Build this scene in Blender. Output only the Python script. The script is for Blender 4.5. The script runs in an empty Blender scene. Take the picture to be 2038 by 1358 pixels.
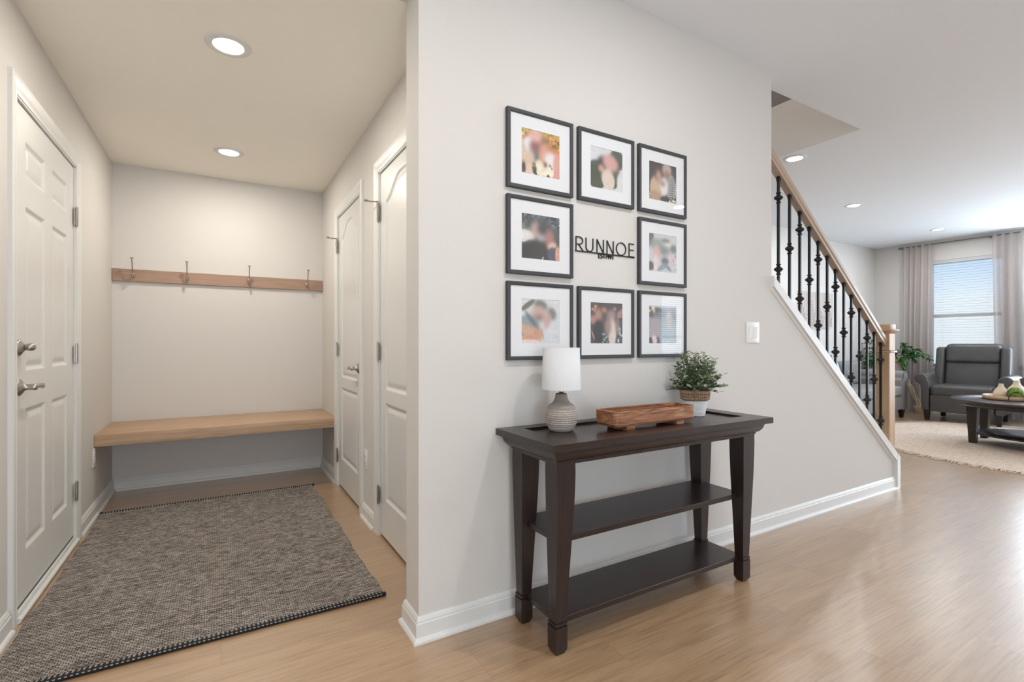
import bpy, bmesh, math, random
import numpy as np
from mathutils import Vector, Matrix
random.seed(7)
rng = np.random.default_rng(7)
PI = math.pi
C = bpy.context.scene.collection
S = bpy.context.scene

# ------------------------------------------------------------------ camera
CAMH = 1.105
cd = bpy.data.cameras.new('camera'); cam = bpy.data.objects.new('camera', cd); C.objects.link(cam)
cam.location = (0, 0, CAMH)
cam.rotation_euler = (PI/2, 0, -math.radians(30.58))
cd.sensor_fit = 'HORIZONTAL'; cd.sensor_width = 36.0; cd.lens = 981.0/2038*36
cd.shift_y = 3.3/2038; cd.clip_start = 0.05; cd.clip_end = 200
S.camera = cam
# ------------------------------------------------------------------ exposure
S.view_settings.view_transform = 'Standard'; S.view_settings.look = 'None'
S.view_settings.gamma = 1.0; S.view_settings.use_curve_mapping = False
S.view_settings.exposure = 0.05
# ------------------------------------------------------------------ world (daylight outside the windows)
W = bpy.data.worlds.new('sky'); S.world = W; W.use_nodes = True
wn = W.node_tree.nodes; wl = W.node_tree.links; wn.clear()
wo = wn.new('ShaderNodeOutputWorld'); wb = wn.new('ShaderNodeBackground')
tc = wn.new('ShaderNodeTexCoord'); sx = wn.new('ShaderNodeSeparateXYZ'); wr = wn.new('ShaderNodeValToRGB')
wl.new(tc.outputs['Generated'], sx.inputs[0]); wl.new(sx.outputs['Z'], wr.inputs[0]); wl.new(wr.outputs[0], wb.inputs[0])
wl.new(wb.outputs[0], wo.inputs[0])
e = wr.color_ramp.elements
e[0].position = 0.03; e[0].color = (0.86, 0.93, 1.0, 1)
e[1].position = 0.12; e[1].color = (0.50, 0.69, 0.95, 1)
wb.inputs[1].default_value = 1.15
sun_d = bpy.data.lights.new('sun', 'SUN'); sun_d.energy = 2.6; sun_d.angle = 0.02; sun_d.color = (1.0, 0.98, 0.95)
sun = bpy.data.objects.new('sun', sun_d); sun.rotation_euler = Vector((-0.62, 0.12, 0.77)).to_track_quat('Z', 'Y').to_euler(); sun.location = (-3, 1, 9); C.objects.link(sun)
# ------------------------------------------------------------------ large area lights: back window daylight and added fill
def area(name, loc, rot, sx_, sy_, power, col):
    l = bpy.data.lights.new(name, 'AREA'); l.shape = 'RECTANGLE'; l.size = sx_; l.size_y = sy_
    l.energy = power; l.color = col
    o = bpy.data.objects.new(name, l); o.location = loc; o.rotation_euler = rot; C.objects.link(o); return o
COOL = (0.80, 0.90, 1.0)
area('fill_behind_camera', (0.1, -2.93, 1.05), (PI/2, 0, 0), 1.8, 2.0, 58, COOL)          # faces +Y; added fill light before the closed back wall, no door there
area('daylight_back_window', (7.44, -3.22, 1.25), (PI/2, 0, 0), 0.82, 2.0, 19, COOL)
area('stairwell_fill', (1.3, 2.4, 4.3), (0, -PI/2, 0), 1.2, 0.8, 22, (1.0, 0.93, 0.86))  # added fill with no known source, brightens the stairwell shaft
area('living_window_fill', (9.62, 0.46, 1.38), (PI/2+0.12, 0, PI/2), 3.5, 2.1, 222, (0.76, 0.88, 1.0))       # faces -X; unseen panel inside the room, added to boost the window daylight
CAN_MAIN = 12.5; CAN_HALL = 9.8
COL_MAIN = (0.98, 0.975, 0.98); COL_HALL = (1.0, 0.93, 0.82)

# ------------------------------------------------------------------ materials
M = {}
def mat(name, col=(0.8, 0.8, 0.8), rough=0.5, metal=0.0, spec=0.5, bump=0.0, bscale=200.0, var=0.0, vscale=8.0, emit=None, estr=0.0, coat=0.0):
    m = bpy.data.materials.new(name); m.use_nodes = True
    nt = m.node_tree; b = nt.nodes['Principled BSDF']
    b.inputs['Base Color'].default_value = (*col, 1); b.inputs['Roughness'].default_value = rough
    b.inputs['Metallic'].default_value = metal; b.inputs['Specular IOR Level'].default_value = spec
    b.inputs['Coat Weight'].default_value = coat
    tcn = nt.nodes.new('ShaderNodeTexCoord')
    if bump:
        n = nt.nodes.new('ShaderNodeTexNoise'); n.inputs['Scale'].default_value = bscale; n.inputs['Detail'].default_value = 3
        nt.links.new(tcn.outputs['Object'], n.inputs['Vector'])
        bp = nt.nodes.new('ShaderNodeBump'); bp.inputs['Strength'].default_value = bump; bp.inputs['Distance'].default_value = 0.001
        nt.links.new(n.outputs['Fac'], bp.inputs['Height']); nt.links.new(bp.outputs[0], b.inputs['Normal'])
    if var:
        n2 = nt.nodes.new('ShaderNodeTexNoise'); n2.inputs['Scale'].default_value = vscale; n2.inputs['Detail'].default_value = 4
        nt.links.new(tcn.outputs['Object'], n2.inputs['Vector'])
        hs = nt.nodes.new('ShaderNodeMix'); hs.data_type = 'RGBA'
        hs.inputs[6].default_value = (*[c*(1-var) for c in col], 1); hs.inputs[7].default_value = (*[min(1, c*(1+var)) for c in col], 1)
        nt.links.new(n2.outputs['Fac'], hs.inputs[0]); nt.links.new(hs.outputs[2], b.inputs['Base Color'])
    if emit:
        b.inputs['Emission Color'].default_value = (*emit, 1); b.inputs['Emission Strength'].default_value = estr
    M[name] = m; return m

mat('wall', (0.675, 0.652, 0.625), 0.75, spec=0.2, bump=0.25, bscale=260)
mat('ceil', (0.80, 0.82, 0.845), 0.85, spec=0.1, bump=0.35, bscale=160)  # blue tint puts the cool lighting into the ceiling colour, against warm bounce
mat('ceil_hall', (0.95, 0.91, 0.83), 0.85, spec=0.1, bump=0.35, bscale=160)  # brighter copy with the hall's warm light tinted into the colour
mat('trimwhite', (0.74, 0.74, 0.73), 0.35)
mat('doorwhite', (0.72, 0.72, 0.705), 0.32)
mat('iron', (0.012, 0.013, 0.015), 0.45, metal=0.3, spec=0.5)
mat('nickel', (0.46, 0.43, 0.39), 0.24, metal=1.0)
mat('brass', (0.50, 0.40, 0.27), 0.3, metal=1.0)
mat('framegrey', (0.045, 0.046, 0.050), 0.55, bump=0.3, bscale=90, var=0.3, vscale=60)
mat('matboard', (0.80, 0.81, 0.83), 0.7)
mat('plastic', (0.82, 0.82, 0.81), 0.25)
mat('darkplastic', (0.02, 0.02, 0.02), 0.4)
mat('shade', (0.70, 0.71, 0.73), 0.9, bump=0.5, bscale=500)
mat('leather', (0.064, 0.060, 0.059), 0.42, bump=1.0, bscale=160, var=0.25)
mat('darkfoot', (0.012, 0.009, 0.008), 0.35)
mat('sofa', (0.25, 0.235, 0.23), 0.95, bump=0.6, bscale=400, var=0.12)
mat('piping', (0.13, 0.12, 0.13), 0.9)
mat('cushwhite', (0.62, 0.60, 0.57), 0.95, bump=0.6, bscale=300)
mat('cushgrey', (0.16, 0.19, 0.20), 0.95, bump=0.5, bscale=300)
mat('cream', (0.68, 0.56, 0.40), 0.6, var=0.08)
mat('moss', (0.20, 0.30, 0.06), 0.95, bump=1.0, bscale=120, var=0.5, vscale=60)
mat('whiteweave', (0.80, 0.81, 0.82), 0.8, bump=0.4, bscale=300)
mat('soil', (0.05, 0.035, 0.025), 0.9)
mat('leaf_sage', (0.23, 0.29, 0.18), 0.55, var=0.45, vscale=25)
mat('leaf_green', (0.045, 0.16, 0.04), 0.35, var=0.5, vscale=10)
mat('stem', (0.10, 0.09, 0.04), 0.7)
mat('rugbind', (0.010, 0.010, 0.013), 0.8)
mat('stitch', (0.42, 0.40, 0.38), 0.9)
mat('carpet', (0.30, 0.26, 0.22), 0.95, bump=1, bscale=300)
mat('grass', (0.16, 0.22, 0.08), 0.95, var=0.3, vscale=1)
mat('siding', (0.80, 0.80, 0.80), 0.8)
mat('roofing', (0.20, 0.19, 0.19), 0.9)
mat('lens', (0.9, 0.9, 0.9), 0.4, emit=(1, 0.97, 0.92), estr=7.0)
mat('artboard', (0.70, 0.66, 0.62), 0.8)
mat('artline', (0.36, 0.29, 0.25), 0.8)
mat('letter', (0.010, 0.012, 0.015), 0.5)

def nodes(name):
    m = bpy.data.materials.new(name); m.use_nodes = True; nt = m.node_tree
    M[name] = m
    return m, nt, nt.nodes['Principled BSDF'], nt.nodes.new, nt.links.new

def mapping(nt, new, link, scale=(1, 1, 1), rot=(0, 0, 0), src='Object'):
    t = new('ShaderNodeTexCoord'); mp = new('ShaderNodeMapping')
    mp.inputs['Scale'].default_value = scale; mp.inputs['Rotation'].default_value = rot
    link(t.outputs[src], mp.inputs['Vector']); return mp.outputs[0]
def ramp(new, link, fac, stops):
    r = new('ShaderNodeValToRGB'); link(fac, r.inputs[0]); el = r.color_ramp.elements
    while len(el) < len(stops): el.new(0.5)
    for k, (p, c) in enumerate(stops): el[k].position = p; el[k].color = (*c, 1)
    return r.outputs[0]
def mixc(new, link, fac, a, b, mode='MIX'):
    x = new('ShaderNodeMix'); x.data_type = 'RGBA'; x.blend_type = mode
    for sock, v in ((0, fac), (6, a), (7, b)):
        if hasattr(v, 'is_linked'): link(v, x.inputs[sock])
        else: x.inputs[sock].default_value = v if sock == 0 else (*v, 1)
    return x.outputs[2]

def wood(name, c1, c2, c3, rough, grain=(3, 60, 60), axis_scale=1.0, bump=0.15, coat=0.0, distort=2.0, tilt=0.0):
    m, nt, b, new, link = nodes(name)
    v = mapping(nt, new, link, grain)
    if tilt:
        t0 = new('ShaderNodeMapping'); t0.inputs['Rotation'].default_value = (0, tilt, 0)
        link(v.node.inputs['Vector'].links[0].from_socket, t0.inputs['Vector']); link(t0.outputs[0], v.node.inputs['Vector'])
    n = new('ShaderNodeTexNoise'); n.inputs['Scale'].default_value = axis_scale; n.inputs['Detail'].default_value = 6; n.inputs['Distortion'].default_value = distort
    link(v, n.inputs['Vector'])
    col = ramp(new, link, n.outputs['Fac'], [(0.30, c1), (0.52, c2), (0.72, c3)])
    link(col, b.inputs['Base Color']); b.inputs['Roughness'].default_value = rough; b.inputs['Coat Weight'].default_value = coat
    if bump:
        bp = new('ShaderNodeBump'); bp.inputs['Strength'].default_value = bump; bp.inputs['Distance'].default_value = 0.001
        link(n.outputs['Fac'], bp.inputs['Height']); link(bp.outputs[0], b.inputs['Normal'])
    return m
wood('espresso', (0.012, 0.0065, 0.0055), (0.022, 0.0115, 0.0095), (0.033, 0.018, 0.015), 0.32, (4, 90, 90), 1.0, 0.2, 0.15)
wood('espresso_z', (0.012, 0.0065, 0.0055), (0.022, 0.0115, 0.0095), (0.033, 0.018, 0.015), 0.36, (90, 90, 4), 1.0, 0.2, 0.1)
wood('oak_x', (0.40, 0.255, 0.155), (0.50, 0.335, 0.215), (0.58, 0.41, 0.28), 0.45, (1.5, 45, 45), 1.0, 0.1)
wood('rail_board', (0.30, 0.185, 0.13), (0.375, 0.24, 0.175), (0.43, 0.285, 0.21), 0.5, (2.5, 90, 90), 1.0, 0.1)
wood('rail_oak', (0.36, 0.26, 0.19), (0.44, 0.33, 0.25), (0.50, 0.39, 0.31), 0.35, (1.5, 45, 45), 1.0, 0.1, tilt=-math.atan(0.78))
wood('oak_z', (0.42, 0.27, 0.155), (0.52, 0.35, 0.215), (0.60, 0.43, 0.28), 0.45, (45, 45, 1.5), 1.0, 0.1)
wood('acacia', (0.13, 0.045, 0.02), (0.33, 0.14, 0.07), (0.55, 0.33, 0.19), 0.4, (2.2, 9, 22), 1.3, 0.1, distort=3.5)
wood('seagrass', (0.18, 0.11, 0.06), (0.40, 0.265, 0.165), (0.56, 0.40, 0.27), 0.8, (60, 60, 160), 1.0, 0.9)

# plank floor
def plank_floor():
    m, nt, b, new, link = nodes('floor')
    v = mapping(nt, new, link)
    br = new('ShaderNodeTexBrick'); link(v, br.inputs['Vector'])
    br.inputs['Scale'].default_value = 1.0; br.inputs['Brick Width'].default_value = 1.22; br.inputs['Row Height'].default_value = 0.178
    br.inputs['Mortar Size'].default_value = 0.0012; br.inputs['Mortar Smooth'].default_value = 0.2
    br.inputs['Color1'].default_value = (0, 0, 0, 1); br.inputs['Color2'].default_value = (1, 1, 1, 1); br.inputs['Mortar'].default_value = (0.5, 0.5, 0.5, 1)
    br.offset = 0.37; br.offset_frequency = 2; br.inputs['Bias'].default_value = 0.0
    # per-plank shift of the grain
    sep = new('ShaderNodeSeparateColor'); link(br.outputs['Color'], sep.inputs[0])
    mul = new('ShaderNodeMath'); mul.operation = 'MULTIPLY'; mul.inputs[1].default_value = 37.0; link(sep.outputs[0], mul.inputs[0])
    cmb = new('ShaderNodeCombineXYZ'); link(mul.outputs[0], cmb.inputs[0]); link(mul.outputs[0], cmb.inputs[1])
    va = new('ShaderNodeVectorMath'); va.operation = 'ADD'; link(v, va.inputs[0]); link(cmb.outputs[0], va.inputs[1])
    mp = new('ShaderNodeMapping'); mp.inputs['Scale'].default_value = (1.1, 13, 1); link(va.outputs[0], mp.inputs['Vector'])
    n = new('ShaderNodeTexNoise'); n.inputs['Scale'].default_value = 1.0; n.inputs['Detail'].default_value = 4; n.inputs['Distortion'].default_value = 1.5
    link(mp.outputs[0], n.inputs['Vector'])
    mp2 = new('ShaderNodeMapping'); mp2.inputs['Scale'].default_value = (5, 110, 1); link(va.outputs[0], mp2.inputs['Vector'])
    n2 = new('ShaderNodeTexNoise'); n2.inputs['Scale'].default_value = 1.0; n2.inputs['Detail'].default_value = 4; n2.inputs['Distortion'].default_value = 0.6
    link(mp2.outputs[0], n2.inputs['Vector'])
    base = ramp(new, link, n.outputs['Fac'], [(0.25, (0.385, 0.24, 0.13)), (0.5, (0.455, 0.295, 0.165)), (0.75, (0.53, 0.36, 0.215))])
    fine = ramp(new, link, n2.outputs['Fac'], [(0.33, (0.68, 0.64, 0.60)), (0.52, (0.98, 0.98, 0.98)), (0.8, (1.08, 1.08, 1.08))])
    c = mixc(new, link, 0.75, base, fine, 'MULTIPLY')
    tone = ramp(new, link, sep.outputs[0], [(0.0, (0.90, 0.89, 0.88)), (1.0, (1.0, 1.0, 1.0))])
    c = mixc(new, link, 1.0, c, tone, 'MULTIPLY')
    c = mixc(new, link, br.outputs['Fac'], c, (0.30, 0.195, 0.115))
    link(c, b.inputs['Base Color'])
    rr = new('ShaderNodeMapRange'); rr.inputs['To Min'].default_value = 0.27; rr.inputs['To Max'].default_value = 0.40
    link(n2.outputs['Fac'], rr.inputs['Value']); link(rr.outputs[0], b.inputs['Roughness'])
    b.inputs['Specular IOR Level'].default_value = 0.6; b.inputs['Coat Weight'].default_value = 1.0; b.inputs['Coat Roughness'].default_value = 0.30; b.inputs['Coat IOR'].default_value = 1.72
    bp = new('ShaderNodeBump'); bp.inputs['Strength'].default_value = 0.08; bp.inputs['Distance'].default_value = 0.001
    inv = new('ShaderNodeMath'); inv.operation = 'SUBTRACT'; link(n2.outputs['Fac'], inv.inputs[0]); link(br.outputs['Fac'], inv.inputs[1])
    link(inv.outputs[0], bp.inputs['Height']); link(bp.outputs[0], b.inputs['Normal'])
plank_floor()

def weave_rug():
    m, nt, b, new, link = nodes('rugweave')
    v = mapping(nt, new, link)
    nd = new('ShaderNodeTexNoise'); nd.inputs['Scale'].default_value = 70; nd.inputs['Detail'].default_value = 3; link(v, nd.inputs['Vector'])
    vs_ = new('ShaderNodeVectorMath'); vs_.operation = 'MULTIPLY_ADD'; link(nd.outputs['Color'], vs_.inputs[0]); vs_.inputs[1].default_value = (0.010, 0.010, 0); link(v, vs_.inputs[2])
    br = new('ShaderNodeTexBrick'); link(vs_.outputs[0], br.inputs['Vector'])
    br.inputs['Scale'].default_value = 1.0; br.inputs['Brick Width'].default_value = 0.017; br.inputs['Row Height'].default_value = 0.0092
    br.inputs['Mortar Size'].default_value = 0.0026; br.inputs['Mortar Smooth'].default_value = 1.0
    br.inputs['Color1'].default_value = (0.58, 0.52, 0.47, 1); br.inputs['Color2'].default_value = (0.20, 0.18, 0.165, 1); br.inputs['Mortar'].default_value = (0.016, 0.014, 0.016, 1)
    br.inputs['Bias'].default_value = -0.35
    mp = new('ShaderNodeMapping'); mp.inputs['Scale'].default_value = (14, 42, 1); link(v, mp.inputs['Vector'])
    n = new('ShaderNodeTexNoise'); n.inputs['Scale'].default_value = 1.0; n.inputs['Detail'].default_value = 5; n.inputs['Distortion'].default_value = 1.0
    link(mp.outputs[0], n.inputs['Vector'])
    f = ramp(new, link, n.outputs['Fac'], [(0.32, (0.50, 0.48, 0.48)), (0.55, (0.88, 0.88, 0.88)), (0.8, (1.12, 1.10, 1.06))])
    c = mixc(new, link, 1.0, br.outputs['Color'], f, 'MULTIPLY')
    link(c, b.inputs['Base Color']); b.inputs['Roughness'].default_value = 0.95; b.inputs['Specular IOR Level'].default_value = 0.1
    bp = new('ShaderNodeBump'); bp.inputs['Strength'].default_value = 0.8; bp.inputs['Distance'].default_value = 0.003; bp.invert = True
    link(br.outputs['Fac'], bp.inputs['Height']); link(bp.outputs[0], b.inputs['Normal'])
weave_rug()

def jute():
    m, nt, b, new, link = nodes('jute')
    v = mapping(nt, new, link)
    w = new('ShaderNodeTexWave'); w.wave_type = 'RINGS'; w.rings_direction = 'Z'; w.inputs['Scale'].default_value = 5; w.inputs['Distortion'].default_value = 14; w.inputs['Detail'].default_value = 3
    w.inputs['Detail Scale'].default_value = 3
    link(v, w.inputs['Vector'])
    n = new('ShaderNodeTexNoise'); n.inputs['Scale'].default_value = 25; link(v, n.inputs['Vector'])
    mx = mixc(new, link, 0.5, w.outputs['Color'], n.outputs['Color'])
    c = ramp(new, link, mx, [(0.15, (0.44, 0.34, 0.26)), (0.45, (0.56, 0.45, 0.36)), (0.8, (0.62, 0.51, 0.42))])
    link(c, b.inputs['Base Color']); b.inputs['Roughness'].default_value = 0.95
    bp = new('ShaderNodeBump'); bp.inputs['Strength'].default_value = 0.7; bp.inputs['Distance'].default_value = 0.004
    link(mx, bp.inputs['Height']); link(bp.outputs[0], b.inputs['Normal'])
jute()

def ceramic():
    m, nt, b, new, link = nodes('ceramic')
    v = mapping(nt, new, link, (1, 1, 3.0))
    n = new('ShaderNodeTexNoise'); n.inputs['Scale'].default_value = 130; n.inputs['Detail'].default_value = 4; link(v, n.inputs['Vector'])
    c = ramp(new, link, n.outputs['Fac'], [(0.30, (0.27, 0.22, 0.19)), (0.5, (0.42, 0.36, 0.325)), (0.75, (0.50, 0.44, 0.405))])
    link(c, b.inputs['Base Color']); b.inputs['Roughness'].default_value = 0.75
    bp = new('ShaderNodeBump'); bp.inputs['Strength'].default_value = 0.5; bp.inputs['Distance'].default_value = 0.001
    link(n.outputs['Fac'], bp.inputs['Height']); link(bp.outputs[0], b.inputs['Normal'])
ceramic()
mat('glaze', (0.27, 0.235, 0.21), 0.55, var=0.12, vscale=60)
mat('glazebase', (0.42, 0.41, 0.40), 0.6, var=0.2, vscale=90)

def glass():
    m, nt, b, new, link = nodes('glass')
    nt.nodes.remove(b); out = nt.nodes['Material Output']
    t = new('ShaderNodeBsdfTransparent'); g = new('ShaderNodeBsdfGlossy'); g.inputs['Roughness'].default_value = 0.0
    # two-sided Schlick reflectance of a thin pane
    ge = new('ShaderNodeNewGeometry'); dt = new('ShaderNodeVectorMath'); dt.operation = 'DOT_PRODUCT'; link(ge.outputs['Incoming'], dt.inputs[0]); link(ge.outputs['Normal'], dt.inputs[1])
    ab = new('ShaderNodeMath'); ab.operation = 'ABSOLUTE'; link(dt.outputs['Value'], ab.inputs[0])
    om = new('ShaderNodeMath'); om.operation = 'SUBTRACT'; om.inputs[0].default_value = 1.0; link(ab.outputs[0], om.inputs[1])
    pw5 = new('ShaderNodeMath'); pw5.operation = 'POWER'; link(om.outputs[0], pw5.inputs[0]); pw5.inputs[1].default_value = 5.0
    fr = new('ShaderNodeMath'); fr.operation = 'MULTIPLY_ADD'; link(pw5.outputs[0], fr.inputs[0]); fr.inputs[1].default_value = 0.9; fr.inputs[2].default_value = 0.07
    mx = new('ShaderNodeMixShader'); link(fr.outputs[0], mx.inputs[0]); link(t.outputs[0], mx.inputs[1]); link(g.outputs[0], mx.inputs[2])
    link(mx.outputs[0], out.inputs[0])
glass()
def fabric(name, col, trans, transp):
    m, nt, b, new, link = nodes(name)
    nt.nodes.remove(b); out = nt.nodes['Material Output']
    d = new('ShaderNodeBsdfDiffuse'); d.inputs[0].default_value = (*col, 1)
    t = new('ShaderNodeBsdfTranslucent'); t.inputs[0].default_value = (*col, 1)
    tr = new('ShaderNodeBsdfTransparent')
    m1 = new('ShaderNodeMixShader'); m1.inputs[0].default_value = trans; link(d.outputs[0], m1.inputs[1]); link(t.outputs[0], m1.inputs[2])
    m2 = new('ShaderNodeMixShader'); m2.inputs[0].default_value = transp; link(m1.outputs[0], m2.inputs[1]); link(tr.outputs[0], m2.inputs[2])
    link(m2.outputs[0], out.inputs[0])
fabric('sheer', (0.66, 0.60, 0.575), 0.35, 0.30)
fabric('blindslat', (0.92, 0.93, 0.94), 0.5, 0.0)
def printmat():
    m, nt, b, new, link = nodes('print')
    a = new('ShaderNodeAttribute'); a.attribute_name = 'Col'; link(a.outputs['Color'], b.inputs['Base Color']); b.inputs['Roughness'].default_value = 0.4
printmat()

# ------------------------------------------------------------------ mesh helpers
class MB:
    def __init__(s): s.v = []; s.f = []; s.smooth = []
    def add(s, vs, fs, smooth=False):
        o = len(s.v); s.v += [tuple(p) for p in vs]; s.f += [tuple(i+o for i in f) for f in fs]; s.smooth += [smooth]*len(fs)
    def box(s, x0, x1, y0, y1, z0, z1):
        s.add([(x0,y0,z0),(x1,y0,z0),(x1,y1,z0),(x0,y1,z0),(x0,y0,z1),(x1,y0,z1),(x1,y1,z1),(x0,y1,z1)],
              [(0,3,2,1),(4,5,6,7),(0,1,5,4),(1,2,6,5),(2,3,7,6),(3,0,4,7)])
    def frustum(s, b, t):   # b,t = (x0,x1,y0,y1,z)
        s.add([(b[0],b[2],b[4]),(b[1],b[2],b[4]),(b[1],b[3],b[4]),(b[0],b[3],b[4]),(t[0],t[2],t[4]),(t[1],t[2],t[4]),(t[1],t[3],t[4]),(t[0],t[3],t[4])],
              [(0,3,2,1),(4,5,6,7),(0,1,5,4),(1,2,6,5),(2,3,7,6),(3,0,4,7)])
    def prism(s, poly, axis, a0, a1):
        # poly: 2D points; axis 'x': (y,z) extruded in x; 'y': (x,z) extruded in y; 'z': (x,y) extruded in z
        def P(p, a): return (a, p[0], p[1]) if axis == 'x' else ((p[0], a, p[1]) if axis == 'y' else (p[0], p[1], a))
        n = len(poly); s.add([P(p, a0) for p in poly]+[P(p, a1) for p in poly],
            [tuple(range(n))[::-1], tuple(range(n, 2*n))]+[(i, (i+1) % n, n+(i+1) % n, n+i) for i in range(n)])
    def lathe(s, prof, n=32, c=(0, 0, 0), sx=1, sy=1, smooth=True):
        vs = []
        for r, z in prof:
            for k in range(n): a = 2*PI*k/n; vs.append((c[0]+r*sx*math.cos(a), c[1]+r*sy*math.sin(a), c[2]+z))
        fs = []
        for i in range(len(prof)-1):
            for k in range(n): k2 = (k+1) % n; fs.append((i*n+k, i*n+k2, (i+1)*n+k2, (i+1)*n+k))
        s.add(vs, fs, smooth)
        if prof[0][0] > 1e-5: s.add(vs[:n], [tuple(range(n))[::-1]])
        if prof[-1][0] > 1e-5: s.add(vs[-n:], [tuple(range(n))])
    def tube(s, pts, r, n=8, smooth=True, cap=True):
        pts = [Vector(p) for p in pts]; rs = r if isinstance(r, (list, tuple)) else [r]*len(pts)
        vs = []; up = None
        for i, p in enumerate(pts):
            t = (pts[min(i+1, len(pts)-1)]-pts[max(i-1, 0)]).normalized()
            if up is None:
                up = Vector((0, 0, 1)) if abs(t.z) < 0.9 else Vector((1, 0, 0))
            sd = t.cross(up).normalized(); up = sd.cross(t).normalized()
            for k in range(n): a = 2*PI*k/n; vs.append(p+sd*(rs[i]*math.cos(a))+up*(rs[i]*math.sin(a)))
        fs = [(i*n+k, i*n+(k+1) % n, (i+1)*n+(k+1) % n, (i+1)*n+k) for i in range(len(pts)-1) for k in range(n)]
        s.add(vs, fs, smooth)
        if cap: s.add(vs[:n], [tuple(range(n))[::-1]]); s.add(vs[-n:], [tuple(range(n))])
    def sphere(s, c, r, n=16, sx=1, sy=1, sz=1):
        prof = [(max(1e-6, r*math.sin(PI*i/n)), -r*sz*math.cos(PI*i/n)) for i in range(n+1)]
        s.lathe(prof, n*2 if n < 12 else 24, c, sx, sy)
    def build(s, name, m, parent=None, bevel=0.0, seg=2):
        me = bpy.data.meshes.new(name); me.from_pydata(s.v, [], s.f)
        me.polygons.foreach_set('use_smooth', s.smooth)
        bm = bmesh.new(); bm.from_mesh(me)
        bmesh.ops.recalc_face_normals(bm, faces=bm.faces)
        if bevel:
            bmesh.ops.remove_doubles(bm, verts=bm.verts, dist=1e-5)
            es = [e_ for e_ in bm.edges if len(e_.link_faces) == 2 and e_.calc_face_angle(0) > 0.5]
            bmesh.ops.bevel(bm, geom=es, offset=bevel, segments=seg, affect='EDGES', profile=0.5, clamp_overlap=True)
            if seg > 1:
                for f_ in bm.faces: f_.smooth = True
        bm.to_mesh(me); bm.free()
        if bevel and seg > 1:
            me.set_sharp_from_angle(angle=math.radians(40))
        me.materials.append(M[m] if isinstance(m, str) else m)
        o = bpy.data.objects.new(name, me); C.objects.link(o)
        if parent: o.parent = parent; o.matrix_parent_inverse = parent_inv(parent)
        return o
def parent_inv(p):
    m = Matrix.LocRotScale(p.location, p.rotation_euler, p.scale)
    if p.parent: m = parent_world(p)
    return m.inverted()
def parent_world(p):
    m = Matrix.LocRotScale(p.location, p.rotation_euler, p.scale)
    if p.parent: m = parent_world(p.parent) @ p.matrix_parent_inverse @ m
    return m
def tag(o, label, cat, group=None, kind=None):
    if label: o['label'] = label
    if cat: o['category'] = cat
    if group: o['group'] = group
    if kind: o['kind'] = kind
    return o
def empty(name, loc, label=None, cat=None, group=None, rz=0):
    o = bpy.data.objects.new(name, None); o.location = loc; o.rotation_euler = (0, 0, rz); C.objects.link(o); o.empty_display_size = 0.05
    return tag(o, label, cat, group)
def struct(name, mb, m, **k):
    o = mb.build(name, m, **k); o['kind'] = 'structure'; return o
def local(mb_fn):  # marker for parts built in their thing's own coordinates
    return mb_fn
def lpart(mb, name, m, parent, **k):
    """part whose vertices are written in the parent's local frame"""
    o = mb.build(name, m, None, **k); o.parent = parent; return o
def dup(root, loc, rz=None, label=None, group=None):
    r = root.copy(); C.objects.link(r); r.location = loc
    if rz is not None: r.rotation_euler = (0, 0, rz)
    if label: r['label'] = label
    if group: r['group'] = group
    for ch in list(root.children):
        c = ch.copy(); C.objects.link(c); c.parent = r; c.matrix_parent_inverse = ch.matrix_parent_inverse.copy()
        for g in list(ch.children):
            d = g.copy(); C.objects.link(d); d.parent = c; d.matrix_parent_inverse = g.matrix_parent_inverse.copy()
    return r

# ------------------------------------------------------------------ dimensions
XL, XR = -0.695, 0.785          # hall side walls
XE = 0.63                        # end face of the console wall
YC, YC2 = 1.745, 1.885           # console wall front / back
YB = 4.665                       # hall back wall
ZH, ZM = 2.445, 2.72             # hall / main ceilings
XS = 2.83                        # where the full-height console wall stops
XW = 9.75                        # window wall of the living room
YL = 4.16                        # far living room wall
YR = -3.0                        # wall behind the camera
def captop(x): return 1.504-0.78*(x-2.818)

# ------------------------------------------------------------------ shell
f = MB(); f.box(XL-0.14, XW+0.14, YR-0.14, YB+0.14, -0.06, 0.0); struct('floor', f, 'floor')

def wall_with_holes_x(name, x0, x1, y0, y1, z0, z1, holes):
    """wall slab lying in a plane of constant x; holes = [(ya,yb,za,zb)]"""
    mb = MB(); cur = y0
    for ya, yb, za, zb in sorted(holes):
        if ya > cur: mb.box(x0, x1, cur, ya, z0, z1)
        if za > z0: mb.box(x0, x1, ya, yb, z0, za)
        if zb < z1: mb.box(x0, x1, ya, yb, zb, z1)
        cur = yb
    if cur < y1: mb.box(x0, x1, cur, y1, z0, z1)
    return struct(name, mb, 'wall')
DOOR_H = 2.085
LD = (2.645, 3.580); RA = (3.262, 3.990); RB = (2.020, 2.830)
wall_with_holes_x('wall_left', XL-0.14, XL, YR, YB, 0, ZM, [(LD[0], LD[1], 0, DOOR_H)])
wall_with_holes_x('wall_hall_right', XR, XR+0.12, YC2, YB, 0, ZM, [(RA[0], RA[1], 0, DOOR_H), (RB[0], RB[1], 0, DOOR_H)])
m_ = MB(); m_.box(XL-0.14, XR+0.12, YB, YB+0.14, 0, ZM); struct('wall_hall_back', m_, 'wall')
m_ = MB(); m_.box(XL, XE, YC, YC2, ZH, ZM); struct('wall_hall_header', m_, 'wall')
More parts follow.
